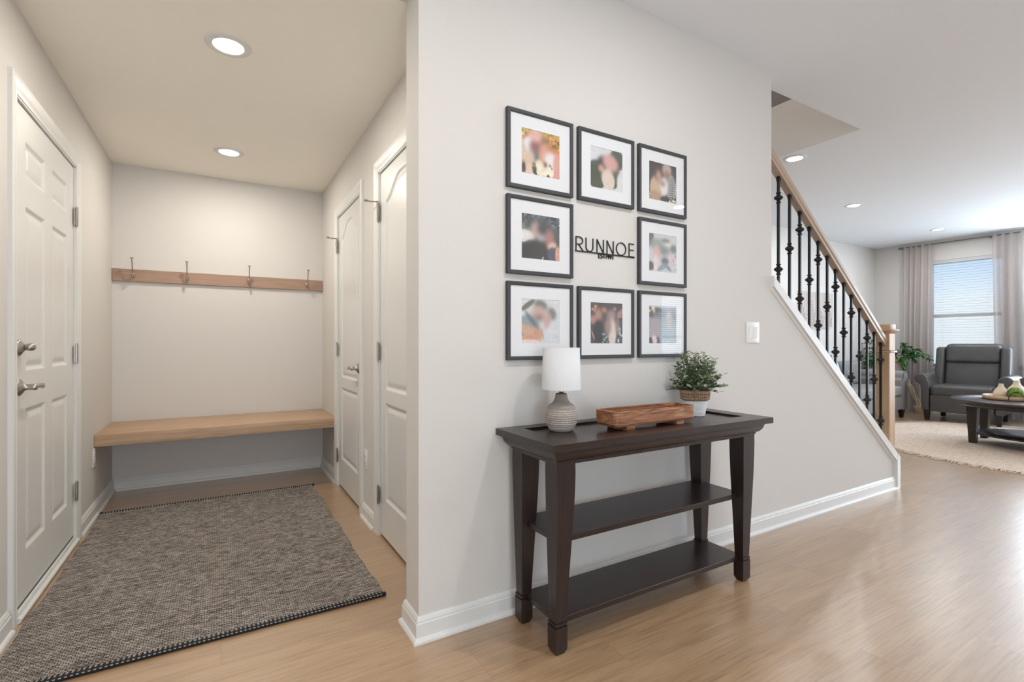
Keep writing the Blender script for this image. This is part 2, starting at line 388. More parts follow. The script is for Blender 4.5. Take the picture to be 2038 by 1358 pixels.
# console wall + stair knee wall in one plane
m_ = MB()
m_.prism([(XE, 0), (4.38, 0), (4.38, captop(4.38)-0.03), (XS, captop(XS)-0.03), (XS, ZM), (XE, ZM)], 'y', YC, YC2)
m_.prism([(4.38, 0), (4.432, 0), (4.432, captop(4.432)-0.03), (4.38, captop(4.38)-0.03)], 'y', YC, 1.768)
struct('wall_console', m_, 'wall')
m_ = MB(); m_.box(XL, XR+0.12, YC2, YB, ZH, ZH+0.06); struct('ceiling_hall', m_, 'ceil_hall')
# main ceiling with the stair opening
OX0, OX1, OY0, OY1 = 1.2, 4.17, 1.868, 2.93
m_ = MB()
m_.box(XL-0.14, XW+0.14, YR-0.14, YC2-0.017, ZM, ZM+0.1)
m_.box(XR+0.12, OX0, OY0, YB+0.14, ZM, ZM+0.1); m_.box(OX1, XW+0.14, OY0, YB+0.14, ZM, ZM+0.1); m_.box(OX0, OX1, OY1, YB+0.14, ZM, ZM+0.1)
struct('ceiling', m_, 'ceil')
m_ = MB()   # stairwell shaft above the opening
m_.box(OX1-0.004, OX1+0.1, OY0-0.1, OY1+0.1, ZM+0.001, 3.17)
m_.box(OX0-0.1, OX0, OY0-0.1, OY1+0.1, ZM+0.1, 5.2)
m_.box(OX0, 5.3, OY0-0.1, OY0+0.003, ZM+0.001, 5.2); m_.box(OX0, 5.3, OY1-0.003, OY1+0.1, ZM+0.001, 5.2)
m_.box(5.3, 5.4, OY0-0.1, OY1+0.1, 3.0, 5.2); m_.box(OX1+0.1, 5.3, OY0, OY1, 3.07, 3.17); m_.box(OX0-0.1, 5.4, OY0-0.1, OY1+0.1, 5.2, 5.3)
struct('wall_stairwell', m_, 'wall')
# stairs behind the knee wall (unseen from here, seen from the side)
m_ = MB()
for k in range(12):
    x1 = 4.33-0.262*k
    m_.box(max(x1-0.262, OX0), x1, YC2, OY1, max(0, 0.204*(k-1)), 0.204*(k+1)-0.02)
struct('stairs', m_, 'carpet')
m_ = MB(); m_.prism([(XR+0.12, 0), (4.36, 0), (4.36, 0.12), (XR+0.12, 0.12+0.78*(4.36-XR-0.12))], 'y', OY1, OY1+0.1); m_.box(XR+0.12, 2.0, OY1, OY1+0.1, 0, ZM)
struct('wall_stair_far', m_, 'wall')
# living room
m_ = MB(); m_.box(4.0, XW+0.14, YL, YL+0.14, 0, ZM); m_.box(XR+0.12, 7.085, YL-0.16, YL, 0, ZM); struct('wall_living_left', m_, 'wall')
WZ0, WZ1 = 0.72, 2.40
WINS = [(2.50, 3.42), (1.46, 2.38), (0.42, 1.34)]
wall_with_holes_x('wall_window', XW, XW+0.14, YR-0.14, YL+0.14, 0, ZM, [(a, b, WZ0, WZ1) for a, b in WINS])
# wall behind the camera with the window that mirrors in the picture glass
m_ = MB(); BW = (7.03, 7.85)
m_.box(XL-0.14, BW[0], YR-0.14, YR, 0, ZM); m_.box(BW[1], XW, YR-0.14, YR, 0, ZM)
m_.box(BW[0], BW[1], YR-0.14, YR, 0, 0.25); m_.box(BW[0], BW[1], YR-0.14, YR, 2.25, ZM)
struct('wall_back', m_, 'wall')

# ------------------------------------------------------------------ windows
def window(name, horizontal, a0, a1, z0, z1, plane, rail=True):
    """horizontal axis 'y' (window wall) or 'x' (back wall)"""
    def B(mb, u0, u1, d0, d1, za, zb):
        if horizontal == 'y': mb.box(plane+d0, plane+d1, u0, u1, za, zb)
        else: mb.box(u0, u1, plane-d1, plane-d0, za, zb)
    w = 0.05
    fr = MB()
    B(fr, a0, a0+w, 0.03, 0.12, z0, z1); B(fr, a1-w, a1, 0.03, 0.12, z0, z1); B(fr, a0, a1, 0.03, 0.12, z0, z0+w); B(fr, a0, a1, 0.03, 0.12, z1-w, z1)
    zm = (z0+z1)/2-0.03
    B(fr, a0, a1, 0.05, 0.10, zm-0.025, zm+0.025)
    o = fr.build(name, 'trimwhite'); o['kind'] = 'structure'
    g = MB(); B(g, a0+w, a1-w, 0.078, 0.082, z0+w, z1-w); g.build('pane', 'glass', o)
    s = MB(); B(s, a0-0.02, a1+0.02, -0.02, 0.03, z0-0.025, z0); s.build('sill', 'trimwhite', o)
    b = MB(); n = int((z1-z0)/0.040)
    for k in range(n):
        z = z0+0.02+k*0.040
        u0, u1 = a0+0.012, a1-0.012
        if horizontal == 'y': pts = [(plane+0.008, z+0.0005), (plane+0.044, z-0.001), (plane+0.044, z+0.0005), (plane+0.008, z+0.002)]
        if horizontal == 'y':
            b.add([(p[0], u0, p[1]) for p in pts]+[(p[0], u1, p[1]) for p in pts], [(0,1,2,3),(7,6,5,4),(0,4,5,1),(1,5,6,2),(2,6,7,3),(3,7,4,0)])
        else:
            pts = [(plane-0.006, z+0.008), (plane-0.040, z-0.008), (plane-0.040, z-0.006), (plane-0.006, z+0.010)]
            b.add([(u0, p[0], p[1]) for p in pts]+[(u1, p[0], p[1]) for p in pts], [(0,1,2,3),(7,6,5,4),(0,4,5,1),(1,5,6,2),(2,6,7,3),(3,7,4,0)])
    B(b, a0+0.01, a1-0.01, 0.004, 0.05, z1-0.05, z1-0.002)
    for q in (0.2, 0.8):
        u = a0+(a1-a0)*q; B(b, u-0.001, u+0.001, 0.025, 0.027, z0, z1)
    b.build('blind', 'blindslat', o)
    return o
for k, (a, b_) in enumerate(WINS): window('window_%d' % (k+1), 'y', a, b_, WZ0, WZ1, XW)
window('window_4', 'x', BW[0], BW[1], 0.25, 2.25, YR)

# ------------------------------------------------------------------ baseboards
BBH = 0.092
def bb_profile(t=0.014):
    # (depth out of wall, z)
    return [(0, 0), (0.026, 0), (0.0255, 0.008), (0.021, 0.015), (0.0145, 0.019), (t, 0.020), (t, BBH-0.024), (t-0.003, BBH-0.020), (t-0.003, BBH-0.014), (t-0.008, BBH-0.003), (t-0.010, BBH), (0, BBH)]
def baseboard(name, path, side):
    """path: list of (x,y) corners along the wall; side=+1 → board lies to the left of travel. Mitred sweep."""
    prof = bb_profile(); n = len(prof); pts = [Vector((p[0], p[1])) for p in path]; mb = MB(); vs = []
    for i, p in enumerate(pts):
        dirs = []
        if i > 0: dirs.append((pts[i]-pts[i-1]).normalized())
        if i < len(pts)-1: dirs.append((pts[i+1]-pts[i]).normalized())
        ns = [Vector((-d.y, d.x))*side for d in dirs]
        if len(ns) == 2: b = (ns[0]+ns[1]); b = b/(b.dot(ns[0]))
        else: b = ns[0]
        for d, z in prof: vs.append((p.x+b.x*d, p.y+b.y*d, z))
    fs = [tuple(range(n)), tuple(range(n*(len(pts)-1), n*len(pts)))[::-1]]
    for i in range(len(pts)-1):
        for k in range(n): fs.append((i*n+k, i*n+(k+1) % n, (i+1)*n+(k+1) % n, (i+1)*n+k))
    mb.add(vs, fs); return struct(name, mb, 'trimwhite')
CW = 0.072
baseboard('baseboard_console', [(XR, RB[0]-CW-0.002), (XR, YC2), (XE, YC2), (XE, YC), (4.425, YC)], -1 if False else 1) if False else None
baseboard('baseboard_console', [(XR-0.03, YC2), (XE, YC2), (XE, YC), (4.425, YC)], -1)
baseboard('baseboard_left', [(XL, YR+0.03), (XL, LD[0]-CW-0.004)], -1)
baseboard('baseboard_hall_left', [(XL, LD[1]+CW+0.004), (XL, YB), (XR, YB), (XR, RA[1]+CW+0.004)], -1)
baseboard('baseboard_hall_right', [(XR, RA[0]-CW-0.004), (XR, RB[1]+CW+0.004)], -1)
baseboard('baseboard_living', [(7.085, YL), (XW, YL), (XW, YR), (XL, YR)], -1)

# ------------------------------------------------------------------ stair trim: cap, newel, rail, balusters
m_ = MB()
xa, xb = 2.822, 4.436
t_ = 0.062
# sloped cap / skirt
prof_top = lambda x: captop(x)
m_.add([(xa, 1.722, prof_top(xa)), (xb, 1.722, prof_top(xb)), (xb, 1.722, prof_top(xb)-t_), (xa, 1.722, prof_top(xa)-t_),
        (xa, YC2+0.02, prof_top(xa)), (xb, YC2+0.02, prof_top(xb)), (xb, YC2+0.02, prof_top(xb)-t_), (xa, YC2+0.02, prof_top(xa)-t_)],
       [(0,1,2,3),(7,6,5,4),(0,4,5,1),(1,5,6,2),(2,6,7,3),(3,7,4,0)])
# scotia under the cap
m_.add([(xa, 1.734, prof_top(xa)-t_), (xb, 1.734, prof_top(xb)-t_), (xb, 1.741, prof_top(xb)-t_-0.022), (xa, 1.741, prof_top(xa)-t_-0.022),
        (xa, YC, prof_top(xa)-t_), (xb, YC, prof_top(xb)-t_), (xb, YC, prof_top(xb)-t_-0.022), (xa, YC, prof_top(xa)-t_-0.022)],
       [(0,1,2,3),(7,6,5,4),(0,4,5,1),(1,5,6,2),(2,6,7,3),(3,7,4,0)])
# upright end board down to the floor
struct('trim_1', m_, 'trimwhite')
m_ = MB(); m_.prism([(4.396, 0.0), (4.442, 0.0), (4.442, captop(4.442)+0.001), (4.396, captop(4.396)+0.001)], 'y', 1.7205, 1.768)
struct('trim_2', m_, 'trimwhite')

SL = 0.78
rail = empty('stair_handrail', (2.84, 1.815, 2.28), 'light oak stair handrail sloping down to the newel post', 'handrail')
def slope_prism(mb, prof, x0, x1, z_at):
    """prof: (y, dz) loop; swept along the stair slope"""
    n = len(prof)
    vs = [(x0, y, z_at(x0)+dz) for y, dz in prof]+[(x1, y, z_at(x1)+dz) for y, dz in prof]
    mb.add(vs, [tuple(range(n)), tuple(range(n, 2*n))[::-1]]+[(i, (i+1) % n, n+(i+1) % n, n+i) for i in range(n)])
railbot = lambda x: 2.146-SL*(x-3.013)
m_ = MB(); y = 1.812
slope_prism(m_, [(y-0.022, 0), (y+0.022, 0), (y+0.022, 0.022), (y+0.028, 0.034), (y+0.028, 0.062), (y+0.018, 0.077), (y-0.018, 0.077), (y-0.028, 0.062), (y-0.028, 0.034), (y-0.022, 0.022)], 2.832, 4.383, railbot)
m_.build('rail', 'rail_oak', rail)

nw = empty('newel_post', (4.43, 1.815, 0), 'square light oak newel post at the foot of the stair rail', 'newel post')
NX0, NX1, NY0, NY1 = 4.385, 4.475, 1.769, 1.859
m_ = MB(); m_.box(NX0, NX1, NY0, NY1, 0.0, 1.03); m_.box(NX0, NX1, NY0, NY1, 1.046, 1.18); m_.box(NX0+0.006, NX1-0.006, NY0+0.006, NY1-0.006, 1.03, 1.05)
m_.build('post', 'oak_z', nw, bevel=0.002, seg=1)
m_ = MB(); m_.box(NX0-0.012, NX1+0.012, NY0-0.012, NY1+0.012, 1.028, 1.044); m_.build('collar', 'oak_x', nw, bevel=0.004)
m_ = MB(); m_.frustum((NX0, NX1, NY0, NY1, 1.172), (NX0-0.02, NX1+0.02, NY0-0.02, NY1+0.02, 1.196)); m_.box(NX0-0.022, NX1+0.022, NY0-0.022, NY1+0.022, 1.196, 1.206)
m_.box(NX0-0.004, NX1+0.004, NY0-0.004, NY1+0.004, 1.206, 1.246); m_.build('cap', 'oak_x', nw, bevel=0.003)

BX = [3.013, 3.134, 3.25, 3.363, 3.47, 3.584, 3.692, 3.803, 3.908, 4.027, 4.139, 4.246, 4.347]
KN = [[2.014, 1.565], [1.707], [1.842, 1.391], [1.522], [1.665, 1.221], [1.351], [1.495, 1.04], [1.177], [1.32, 0.855], [1.007], [1.14, 0.68], [0.829], [0.975, 0.509]]
for k, (bx, kn) in enumerate(zip(BX, KN)):
    zb, zt = captop(bx)+0.004, railbot(bx)+0.003
    pos = 'nearest the wall' if k == 0 else ('beside the newel post' if k == 12 else 'number %d' % (k+1))
    ordn = ['topmost, beside the wall edge', 'second from the top', 'third from the top', 'fourth from the top', 'fifth from the top', 'sixth from the top', 'middle one of thirteen, seventh from the top',
            'sixth up from the newel post', 'fifth up from the newel post', 'fourth up from the newel post', 'third up from the newel post', 'second up from the newel post', 'lowest, beside the newel post']
    b0 = empty('stair_baluster', (bx, y, zb), 'black iron baluster with %s, %s' % ('two knuckles' if len(kn) == 2 else 'one knuckle', ordn[k]), 'baluster', 'iron balusters along the stairs')
    m_ = MB(); h2 = 0.0068; m_.box(bx-h2, bx+h2, y-h2, y+h2, zb-0.02, zt); m_.box(bx-0.009, bx+0.009, y-0.009, y+0.009, zt-0.03, zt-0.004)
    m_.build('bar', 'iron', b0)
    for z in kn:
        m_ = MB()
        pr = [(0.007, -0.036), (0.015, -0.033), (0.015, -0.028), (0.009, -0.024), (0.012, -0.016), (0.0265, -0.004), (0.0265, 0.004), (0.012, 0.016), (0.009, 0.024), (0.015, 0.028), (0.015, 0.033), (0.007, 0.036)]
        m_.lathe(pr, 8, (bx, y, z), smooth=False); m_.build('knuckle', 'iron', b0)

# ------------------------------------------------------------------ doors
def grid_door(y0, y1, z0, z1, sdf, xface, sgn, step=0.004):
    ny = int(round((y1-y0)/step))+1; nz = int(round((z1-z0)/step))+1
    yy = np.linspace(y0, y1, ny); zz = np.linspace(z0, z1, nz); Y, Z = np.meshgrid(yy, zz)
    d = sdf(Y, Z)           # distance inside a panel, <0 outside
    dep = np.zeros_like(d)
    dep = np.interp(d, [0, 0.004, 0.012, 0.017, 0.038, 0.044, 10], [0, 0.004, 0.0085, 0.0095, 0.004, 0.003, 0.003])
    X = xface-sgn*dep       # sgn +1: face looks toward +X
    V = np.stack([X, Y, Z], -1).reshape(-1, 3)
    i = np.arange((nz-1)*(ny-1)); r = i//(ny-1); c = i % (ny-1); a = r*ny+c
    F = np.stack([a, a+1, a+ny+1, a+ny], 1) if sgn > 0 else np.stack([a, a+ny, a+ny+1, a+1], 1)
    return V, F
def mesh_np(name, V, F, m, parent=None, smooth=True):
    me = bpy.data.meshes.new(name)
    me.vertices.add(len(V)); me.vertices.foreach_set('co', V.astype(np.float32).ravel())
    k = F.shape[1]
    me.loops.add(F.size); me.loops.foreach_set('vertex_index', F.astype(np.int32).ravel())
    me.polygons.add(len(F)); me.polygons.foreach_set('loop_start', np.arange(0, F.size, k, dtype=np.int32))
    try: me.polygons.foreach_set('loop_total', np.full(len(F), k, dtype=np.int32))
    except Exception: pass
    me.polygons.foreach_set('use_smooth', np.full(len(F), smooth))
    me.update(calc_edges=True); me.validate()
    me.materials.append(M[m]); o = bpy.data.objects.new(name, me); C.objects.link(o)
    if parent: o.parent = parent; o.matrix_parent_inverse = parent_inv(parent)
    return o
def rect_sdf(a, b, c, d):
    return lambda Y, Z: np.minimum(np.minimum(Y-a, b-Y), np.minimum(Z-c, d-Z))
def arch_sdf(a, b, c, d, rise):
    def f_(Y, Z):
        t = np.clip((Y-a)/(b-a), 0, 1); u = np.clip(np.minimum(t, 1-t)/0.42, 0, 1); top = d+rise*u*u*(3-2*u)
        sl = rise*6*u*(1-u)/0.42/(b-a)
        return np.minimum(np.minimum(Y-a, b-Y), np.minimum(Z-c, (top-Z)/np.sqrt(1+sl**2)))
    return f_
def union(*fs): return lambda Y, Z: np.maximum.reduce([g(Y, Z) for g in fs])

def casing(mb, xs, sgn, y0, y1, top):
    """door casing on the wall face x=xs, projecting sgn; opening y0..y1, 0..top; mitred profile"""
    prof = [(0.0, 0.0), (0.0, 0.009), (0.012, 0.011), (0.016, 0.008), (0.030, 0.012), (0.050, 0.016), (0.064, 0.017), (CW, 0.014), (CW, 0.0)]
    n = len(prof); rows = []
    for (y, z, dy, dz) in ((y0+0.004, 0, -1, 0), (y0+0.004, top-0.004, -1, 1), (y1-0.004, top-0.004, 1, 1), (y1-0.004, 0, 1, 0)):
        rows.append([(xs+sgn*h, y+dy*w, z+dz*w) for w, h in prof])
    vs = [p for r in rows for p in r]
    fs = [(i*n+k, i*n+(k+1) % n, (i+1)*n+(k+1) % n, (i+1)*n+k) for i in range(3) for k in range(n)]+[tuple(range(n)), tuple(range(3*n, 4*n))]
    mb.add(vs, fs)
def jamb(mb, xs, sgn, y0, y1, top, depth):
    xa, xb = sorted((xs+sgn*0.006, xs-sgn*depth))
    mb.box(xa, xb, y0-0.0005, y0+0.012, 0, top); mb.box(xa, xb, y1-0.012, y1+0.0005, 0, top); mb.box(xa, xb, y0, y1, top-0.012, top+0.0005)
    xa, xb = sorted((xs-sgn*0.052, xs-sgn*0.075))
    mb.box(xa, xb, y0, y0+0.024, 0, top); mb.box(xa, xb, y1-0.024, y1, 0, top)

def lever(parent, x, y, z, sgn, dy, scale=1.0):
    """rose + lever pointing along dy"""
    h = empty('door_handle', (x, y, z)); h.parent = parent; h.matrix_parent_inverse = parent_inv(parent)
    def rot_lathe(mb, prof, n=28):
        vs = []
        for r, t in prof:
            for k in range(n): a = 2*PI*k/n; vs.append((x+sgn*t, y+r*math.cos(a), z+r*math.sin(a)))
        fs = [(i*n+k, i*n+(k+1) % n, (i+1)*n+(k+1) % n, (i+1)*n+k) for i in range(len(prof)-1) for k in range(n)]
        mb.add(vs, fs, True); mb.add(vs[-n:], [tuple(range(n))])
    m2 = MB(); rot_lathe(m2, [(0.034, 0), (0.034, 0.004), (0.031, 0.007), (0.027, 0.008), (0.025, 0.012), (0.018, 0.015), (0.0135, 0.020), (0.012, 0.028), (0.013, 0.045), (0.0135, 0.052), (0.010, 0.056), (0.001, 0.057)])
    m2.build('rose', 'nickel', h)
    m2 = MB()
    P = [(x+sgn*0.045, y, z)]; R = [0.0115]
    for i in range(1, 12):
        t = i/11; P.append((x+sgn*(0.045+0.010*math.sin(t*PI)), y+dy*0.112*t, z+0.006*math.sin(t*PI*1.2)-0.004*t)); R.append(0.0115-0.0015*math.sin(t*PI)+(-0.003*t))
    P.append((x+sgn*0.043, y+dy*0.122, z+0.003)); R.append(0.008)
    m2.tube(P, R, 12); m2.sphere((x+sgn*0.045, y, z), 0.0135, 8)
    m2.build('lever', 'nickel', h)
    return h
def hinge(parent, x, y, z, sgn, dyleaf, stop=False):
    """knuckle barrel and leaves on the face x"""
    m2 = MB(); m2.tube([(x+sgn*0.006, y, z-0.05), (x+sgn*0.006, y, z+0.05)], 0.0072, 10)
    m2.tube([(x+sgn*0.006, y, z+0.05), (x+sgn*0.006, y, z+0.056)], 0.005, 8); m2.tube([(x+sgn*0.006, y, z-0.056), (x+sgn*0.006, y, z-0.05)], 0.005, 8)
    m2.box(x-0.001, x+0.0025*sgn+0.001, y-0.020, y+0.020, z-0.048, z+0.048)
    o = m2.build('hinge', 'nickel', parent)
    if stop:
        m3 = MB(); X0 = x+sgn*0.006
        m3.tube([(X0, y, z+0.052), (X0, y, z+0.066)], 0.008, 10)
        m3.tube([(X0, y, z+0.062), (X0+sgn*0.03, y+0.02, z+0.064), (X0+sgn*0.055, y+0.035, z+0.070)], 0.004, 8)
        m3.tube([(X0+sgn*0.052, y+0.033, z+0.069), (X0+sgn*0.066, y+0.042, z+0.073)], 0.007, 10)
        m3.build('door_stop', 'nickel', o)
def make_door(name, xs, sgn, y0, y1, sdf, hinge_y, hinge_zs, exterior=False):
    d = empty(name, (xs, (y0+y1)/2, 0)); d['kind'] = 'structure'
    top = DOOR_H
    m2 = MB(); casing(m2, xs, sgn, y0, y1, top); m2.build('casing', 'trimwhite', d)
    m2 = MB(); jamb(m2, xs, sgn, y0, y1, top, 0.12); m2.build('jamb', 'trimwhite', d)
    xf = xs-sgn*0.004
    zb = 0.045 if exterior else 0.016
    V, F = grid_door(y0+0.014, y1-0.014, zb, top-0.015, sdf, xf, sgn)
    leaf = mesh_np('leaf', V, F, 'doorwhite', d)
    m2 = MB(); xa, xb = sorted((xf-sgn*0.0005-sgn*0.010, xf-sgn*0.040)); m2.box(xa, xb, y0+0.014, y1-0.014, zb, top-0.015)
    # rim closing the face to the core
    xa, xb = sorted((xf, xf-sgn*0.012))
    for (ya, yb, za, zb2) in ((y0+0.014, y0+0.0145, zb, top-0.015), (y1-0.0145, y1-0.014, zb, top-0.015), (y0+0.014, y1-0.014, zb, zb+0.0005), (y0+0.014, y1-0.014, top-0.0155, top-0.015)):
        m2.box(xa, xb, ya, yb, za, zb2)
    m2.build('core', 'doorwhite', leaf)
    for k, z in enumerate(hinge_zs): hinge(d, xs+sgn*0.004, hinge_y, z, sgn, 0, stop=(k == 0 and not exterior))
    return d
cols = [(2.795, 3.055), (3.175, 3.435)]; rows_ = [(1.795, 1.94), (0.99, 1.67), (0.245, 0.83)]
dl = make_door('door_1', XL, 1, LD[0], LD[1], union(*[rect_sdf(a, b, c, d) for a, b in cols for c, d in rows_]), LD[1]-0.012, [1.80, 1.045, 0.285], True)
m_ = MB(); m_.box(XL-0.10, XL+0.002, LD[0]+0.012, LD[1]-0.012, 0.0, 0.032); m_.build('threshold', 'trimwhite', dl, bevel=0.003)
m_ = MB(); m_.box(XL-0.012, XL-0.004, LD[0]+0.014, LD[1]-0.014, 0.036, 0.045); m_.build('door_sweep', 'darkplastic', dl)
m_ = MB(); m_.tube([(XL+0.012, LD[0]-0.0, 0.012), (XL+0.012, LD[1], 0.012)], 0.011, 10); m_.build('shoe_molding', 'trimwhite', dl)
lever(dl, XL-0.004, 2.712, 0.925, 1, 1)
db = empty('deadbolt', (XL-0.004, 2.712, 1.085)); db.parent = dl; db.matrix_parent_inverse = parent_inv(dl)
m_ = MB(); n = 28; vs = []; prof = [(0.033, 0), (0.033, 0.004), (0.029, 0.008), (0.022, 0.012), (0.012, 0.020), (0.001, 0.021)]
for r, t in prof:
    for k in range(n): a = 2*PI*k/n; vs.append((XL-0.004+t, 2.712+r*math.cos(a), 1.085+r*math.sin(a)))
m_.add(vs, [(i*n+k, i*n+(k+1) % n, (i+1)*n+(k+1) % n, (i+1)*n+k) for i in range(len(prof)-1) for k in range(n)], True); m_.build('rose', 'nickel', db)
m_ = MB(); m_.sphere((XL+0.030, 2.716, 1.087), 0.020, 10, 0.9, 1.0, 0.8); m_.build('thumb_turn', 'nickel', db)

pw = 0.115
da = make_door('door_2', XR, -1, RA[0], RA[1], union(arch_sdf(RA[0]+pw, RA[1]-pw, 0.845, 1.895, 0.10), rect_sdf(RA[0]+pw, RA[1]-pw, 0.225, 0.765)), RA[1]-0.010, [1.85, 1.055, 0.235])
lever(da, XR+0.004, RA[0]+0.065, 0.935, -1, 1)
dbb = make_door('door_3', XR, -1, RB[0], RB[1], union(arch_sdf(RB[0]+pw, RB[1]-pw, 0.845, 1.895, 0.10), rect_sdf(RB[0]+pw, RB[1]-pw, 0.225, 0.765)), RB[1]-0.010, [1.85, 1.055, 0.235])
lever(dbb, XR+0.004, RB[0]+0.065, 0.935, -1, 1)

# ------------------------------------------------------------------ ceiling lights
def ceiling_light(x, y, z, power, col, label, first=[None]):
    t = empty('ceiling_light', (x, y, z), label, 'ceiling light', 'recessed ceiling lights')
    m2 = MB(); m2.lathe([(0.060, -0.001), (0.064, -0.006), (0.090, -0.004), (0.094, -0.0005), (0.094, 0.0), (0.060, 0.0)], 40); lpart(m2, 'trim_ring', 'trimwhite', t)
    m2 = MB(); m2.lathe([(0.0, -0.003), (0.061, -0.003)], 36, smooth=False); lpart(m2, 'lens', 'lens', t)
    l = bpy.data.lights.new('bulb', 'AREA'); l.shape = 'DISK'; l.size = 0.12; l.energy = power; l.color = col
    o = bpy.data.objects.new('bulb', l); C.objects.link(o); o.parent = t; o.location = (0, 0, -0.008)
    return t
ceiling_light(0.03, 2.563, ZH, CAN_HALL, COL_HALL, 'round recessed light in the hall ceiling, nearer of the two')
ceiling_light(0.05, 3.996, ZH, CAN_HALL, COL_HALL, 'round recessed light in the hall ceiling, above the bench end')
ceiling_light(4.33, 2.358+0.1, ZM, CAN_MAIN*0.8, COL_MAIN, 'recessed light beside the stair opening in the ceiling')
ceiling_light(6.41, 2.946, ZM, CAN_MAIN, COL_MAIN, 'recessed light in the middle of the living room ceiling')
ceiling_light(8.81, 2.962, ZM, CAN_MAIN, COL_MAIN, 'farthest recessed light, near the window curtains')
for x, y_, k_, l_ in ((4.68, -0.56, 1, 'recessed light mirrored in the top right picture glass'), (6.6, -0.56, 1, 'recessed light over the open floor right of the stairs'), (8.81, 0.3, 1, 'recessed light by the last living room window'),
                      (1.5, 0.60, 1.1, 'recessed light in the main ceiling in front of the console table'), (2.7, -1.2, 0.8, 'recessed light farthest behind the camera')):
    ceiling_light(x, y_, ZM, CAN_MAIN*k_, COL_MAIN, l_)
ceiling_light(-0.05, 0.70, ZM, 10, COL_HALL, 'added unseen recessed light warming the floor before the hall opening')  # extra warm can, added to brighten the floor and wall end

# ------------------------------------------------------------------ hall: bench, hook rail, rug, outlets
o = MB(); o.box(XL+0.001, XR-0.001, 4.05, YB-0.001, 0.440, 0.515); bn = o.build('bench', 'oak_x', bevel=0.003)
tag(bn, 'floating light oak bench shelf spanning the end of the hall', 'bench')
hr = MB(); hr.box(XL+0.002, XR-0.002, YB-0.02, YB, 1.565, 1.658); hro = hr.build('coat_rail', 'rail_board', bevel=0.002, seg=1)
tag(hro, 'light oak coat rail board across the hall back wall', 'coat rail')
HN = ['leftmost of the four metal coat hooks on the oak rail', 'second coat hook from the left on the oak rail', 'third coat hook from the left on the oak rail', 'rightmost coat hook on the oak rail, nearest the doors']
hk0 = None
for k, hx in enumerate((-0.566, -0.226, 0.202, 0.652)):
    if hk0 is None:
        hk0 = empty('coat_hook', (hx, YB-0.02, 1.612), HN[k], 'hook', 'coat hooks on the rail')
        m2 = MB(); m2.sphere((0, -0.003, 0), 0.017, 10, 0.8, 0.35, 1.35); m2.sphere((0, -0.004, 0.012), 0.004, 6); m2.sphere((0, -0.004, -0.014), 0.004, 6); lpart(m2, 'backplate', 'nickel', hk0)
        m2 = MB(); m2.tube([(0, -0.006, 0.0), (0, -0.03, 0.006), (0, -0.052, 0.03), (0, -0.064, 0.07), (0, -0.075, 0.105), (0, -0.082, 0.118)], [0.006, 0.0045, 0.004, 0.0038, 0.0038, 0.004], 10)
        m2.lathe([(0.004, 0), (0.012, 0.003), (0.012, 0.006), (0.001, 0.007)], 16, (0, -0.084, 0.116)); lpart(m2, 'upper_prong', 'brass', hk0)
        m2 = MB(); m2.tube([(0, -0.006, -0.004), (0, -0.022, -0.022), (0, -0.038, -0.024), (0, -0.044, -0.010), (0, -0.044, 0.0)], [0.006, 0.005, 0.0045, 0.0045, 0.005], 10); m2.sphere((0, -0.044, 0.004), 0.0095, 10); lpart(m2, 'lower_prong', 'nickel', hk0)
    else: dup(hk0, (hx, YB-0.02, 1.612), 0, HN[k])

rug = empty('hall_rug', (-0.02, 3.1, 0), 'heathered grey and black woven flatweave rug on the hall floor', 'rug')
RX0, RX1, RY0, RY1 = -0.657, 0.612, 2.135, 4.06
m_ = MB()
nxr, nyr = 40, 60; vs = []; 
for j in range(nyr+1):
    for i in range(nxr+1):
        x = RX0+(RX1-RX0)*i/nxr; yy = RY0+(RY1-RY0)*j/nyr
        ex = 0.004*math.sin(yy*9)+0.003*math.sin(yy*23) if i in (0, nxr) else 0
        vs.append((x+ex, yy, 0.009+0.0008*math.sin(x*17+yy*5)))
m_.add(vs, [(j*(nxr+1)+i, j*(nxr+1)+i+1, (j+1)*(nxr+1)+i+1, (j+1)*(nxr+1)+i) for j in range(nyr) for i in range(nxr)], True)
m_.box(RX0+0.003, RX1-0.003, RY0, RY1, 0.0005, 0.0075)
m_.build('weave', 'rugweave', rug)
for yy in (RY0, RY1):
    m_ = MB(); m_.tube([(RX0-0.002, yy, 0.0082), (RX1+0.002, yy, 0.0082)], 0.0078, 10); m_.sphere((RX0-0.002, yy, 0.009), 0.009, 8); m_.sphere((RX1+0.002, yy, 0.009), 0.009, 8)
    s_ = 1 if yy == RY0 else -1
    nst = 86
    for k in range(nst if s_ > 0 else 0):
        x = RX0+0.006+(RX1-RX0-0.012)*k/(nst-1)
        m_.tube([(x, yy, 0.0165), (x, yy+s_*0.022, 0.0115)], 0.0026, 5)
    m_.build('binding', 'rugbind', rug)
    m_ = MB()
    for k in range(nst-1):
        x = RX0+0.006+(RX1-RX0-0.012)*(k+0.5)/(nst-1)
        m_.tube([(x-0.0035, yy-s_*0.0066, 0.012), (x+0.0035, yy-s_*0.0066, 0.012)], 0.0019, 5); m_.tube([(x, yy+s_*0.003, 0.0155), (x, yy+s_*0.020, 0.0110)], 0.0024, 5)
    m_.build('stitching', 'stitch', rug)

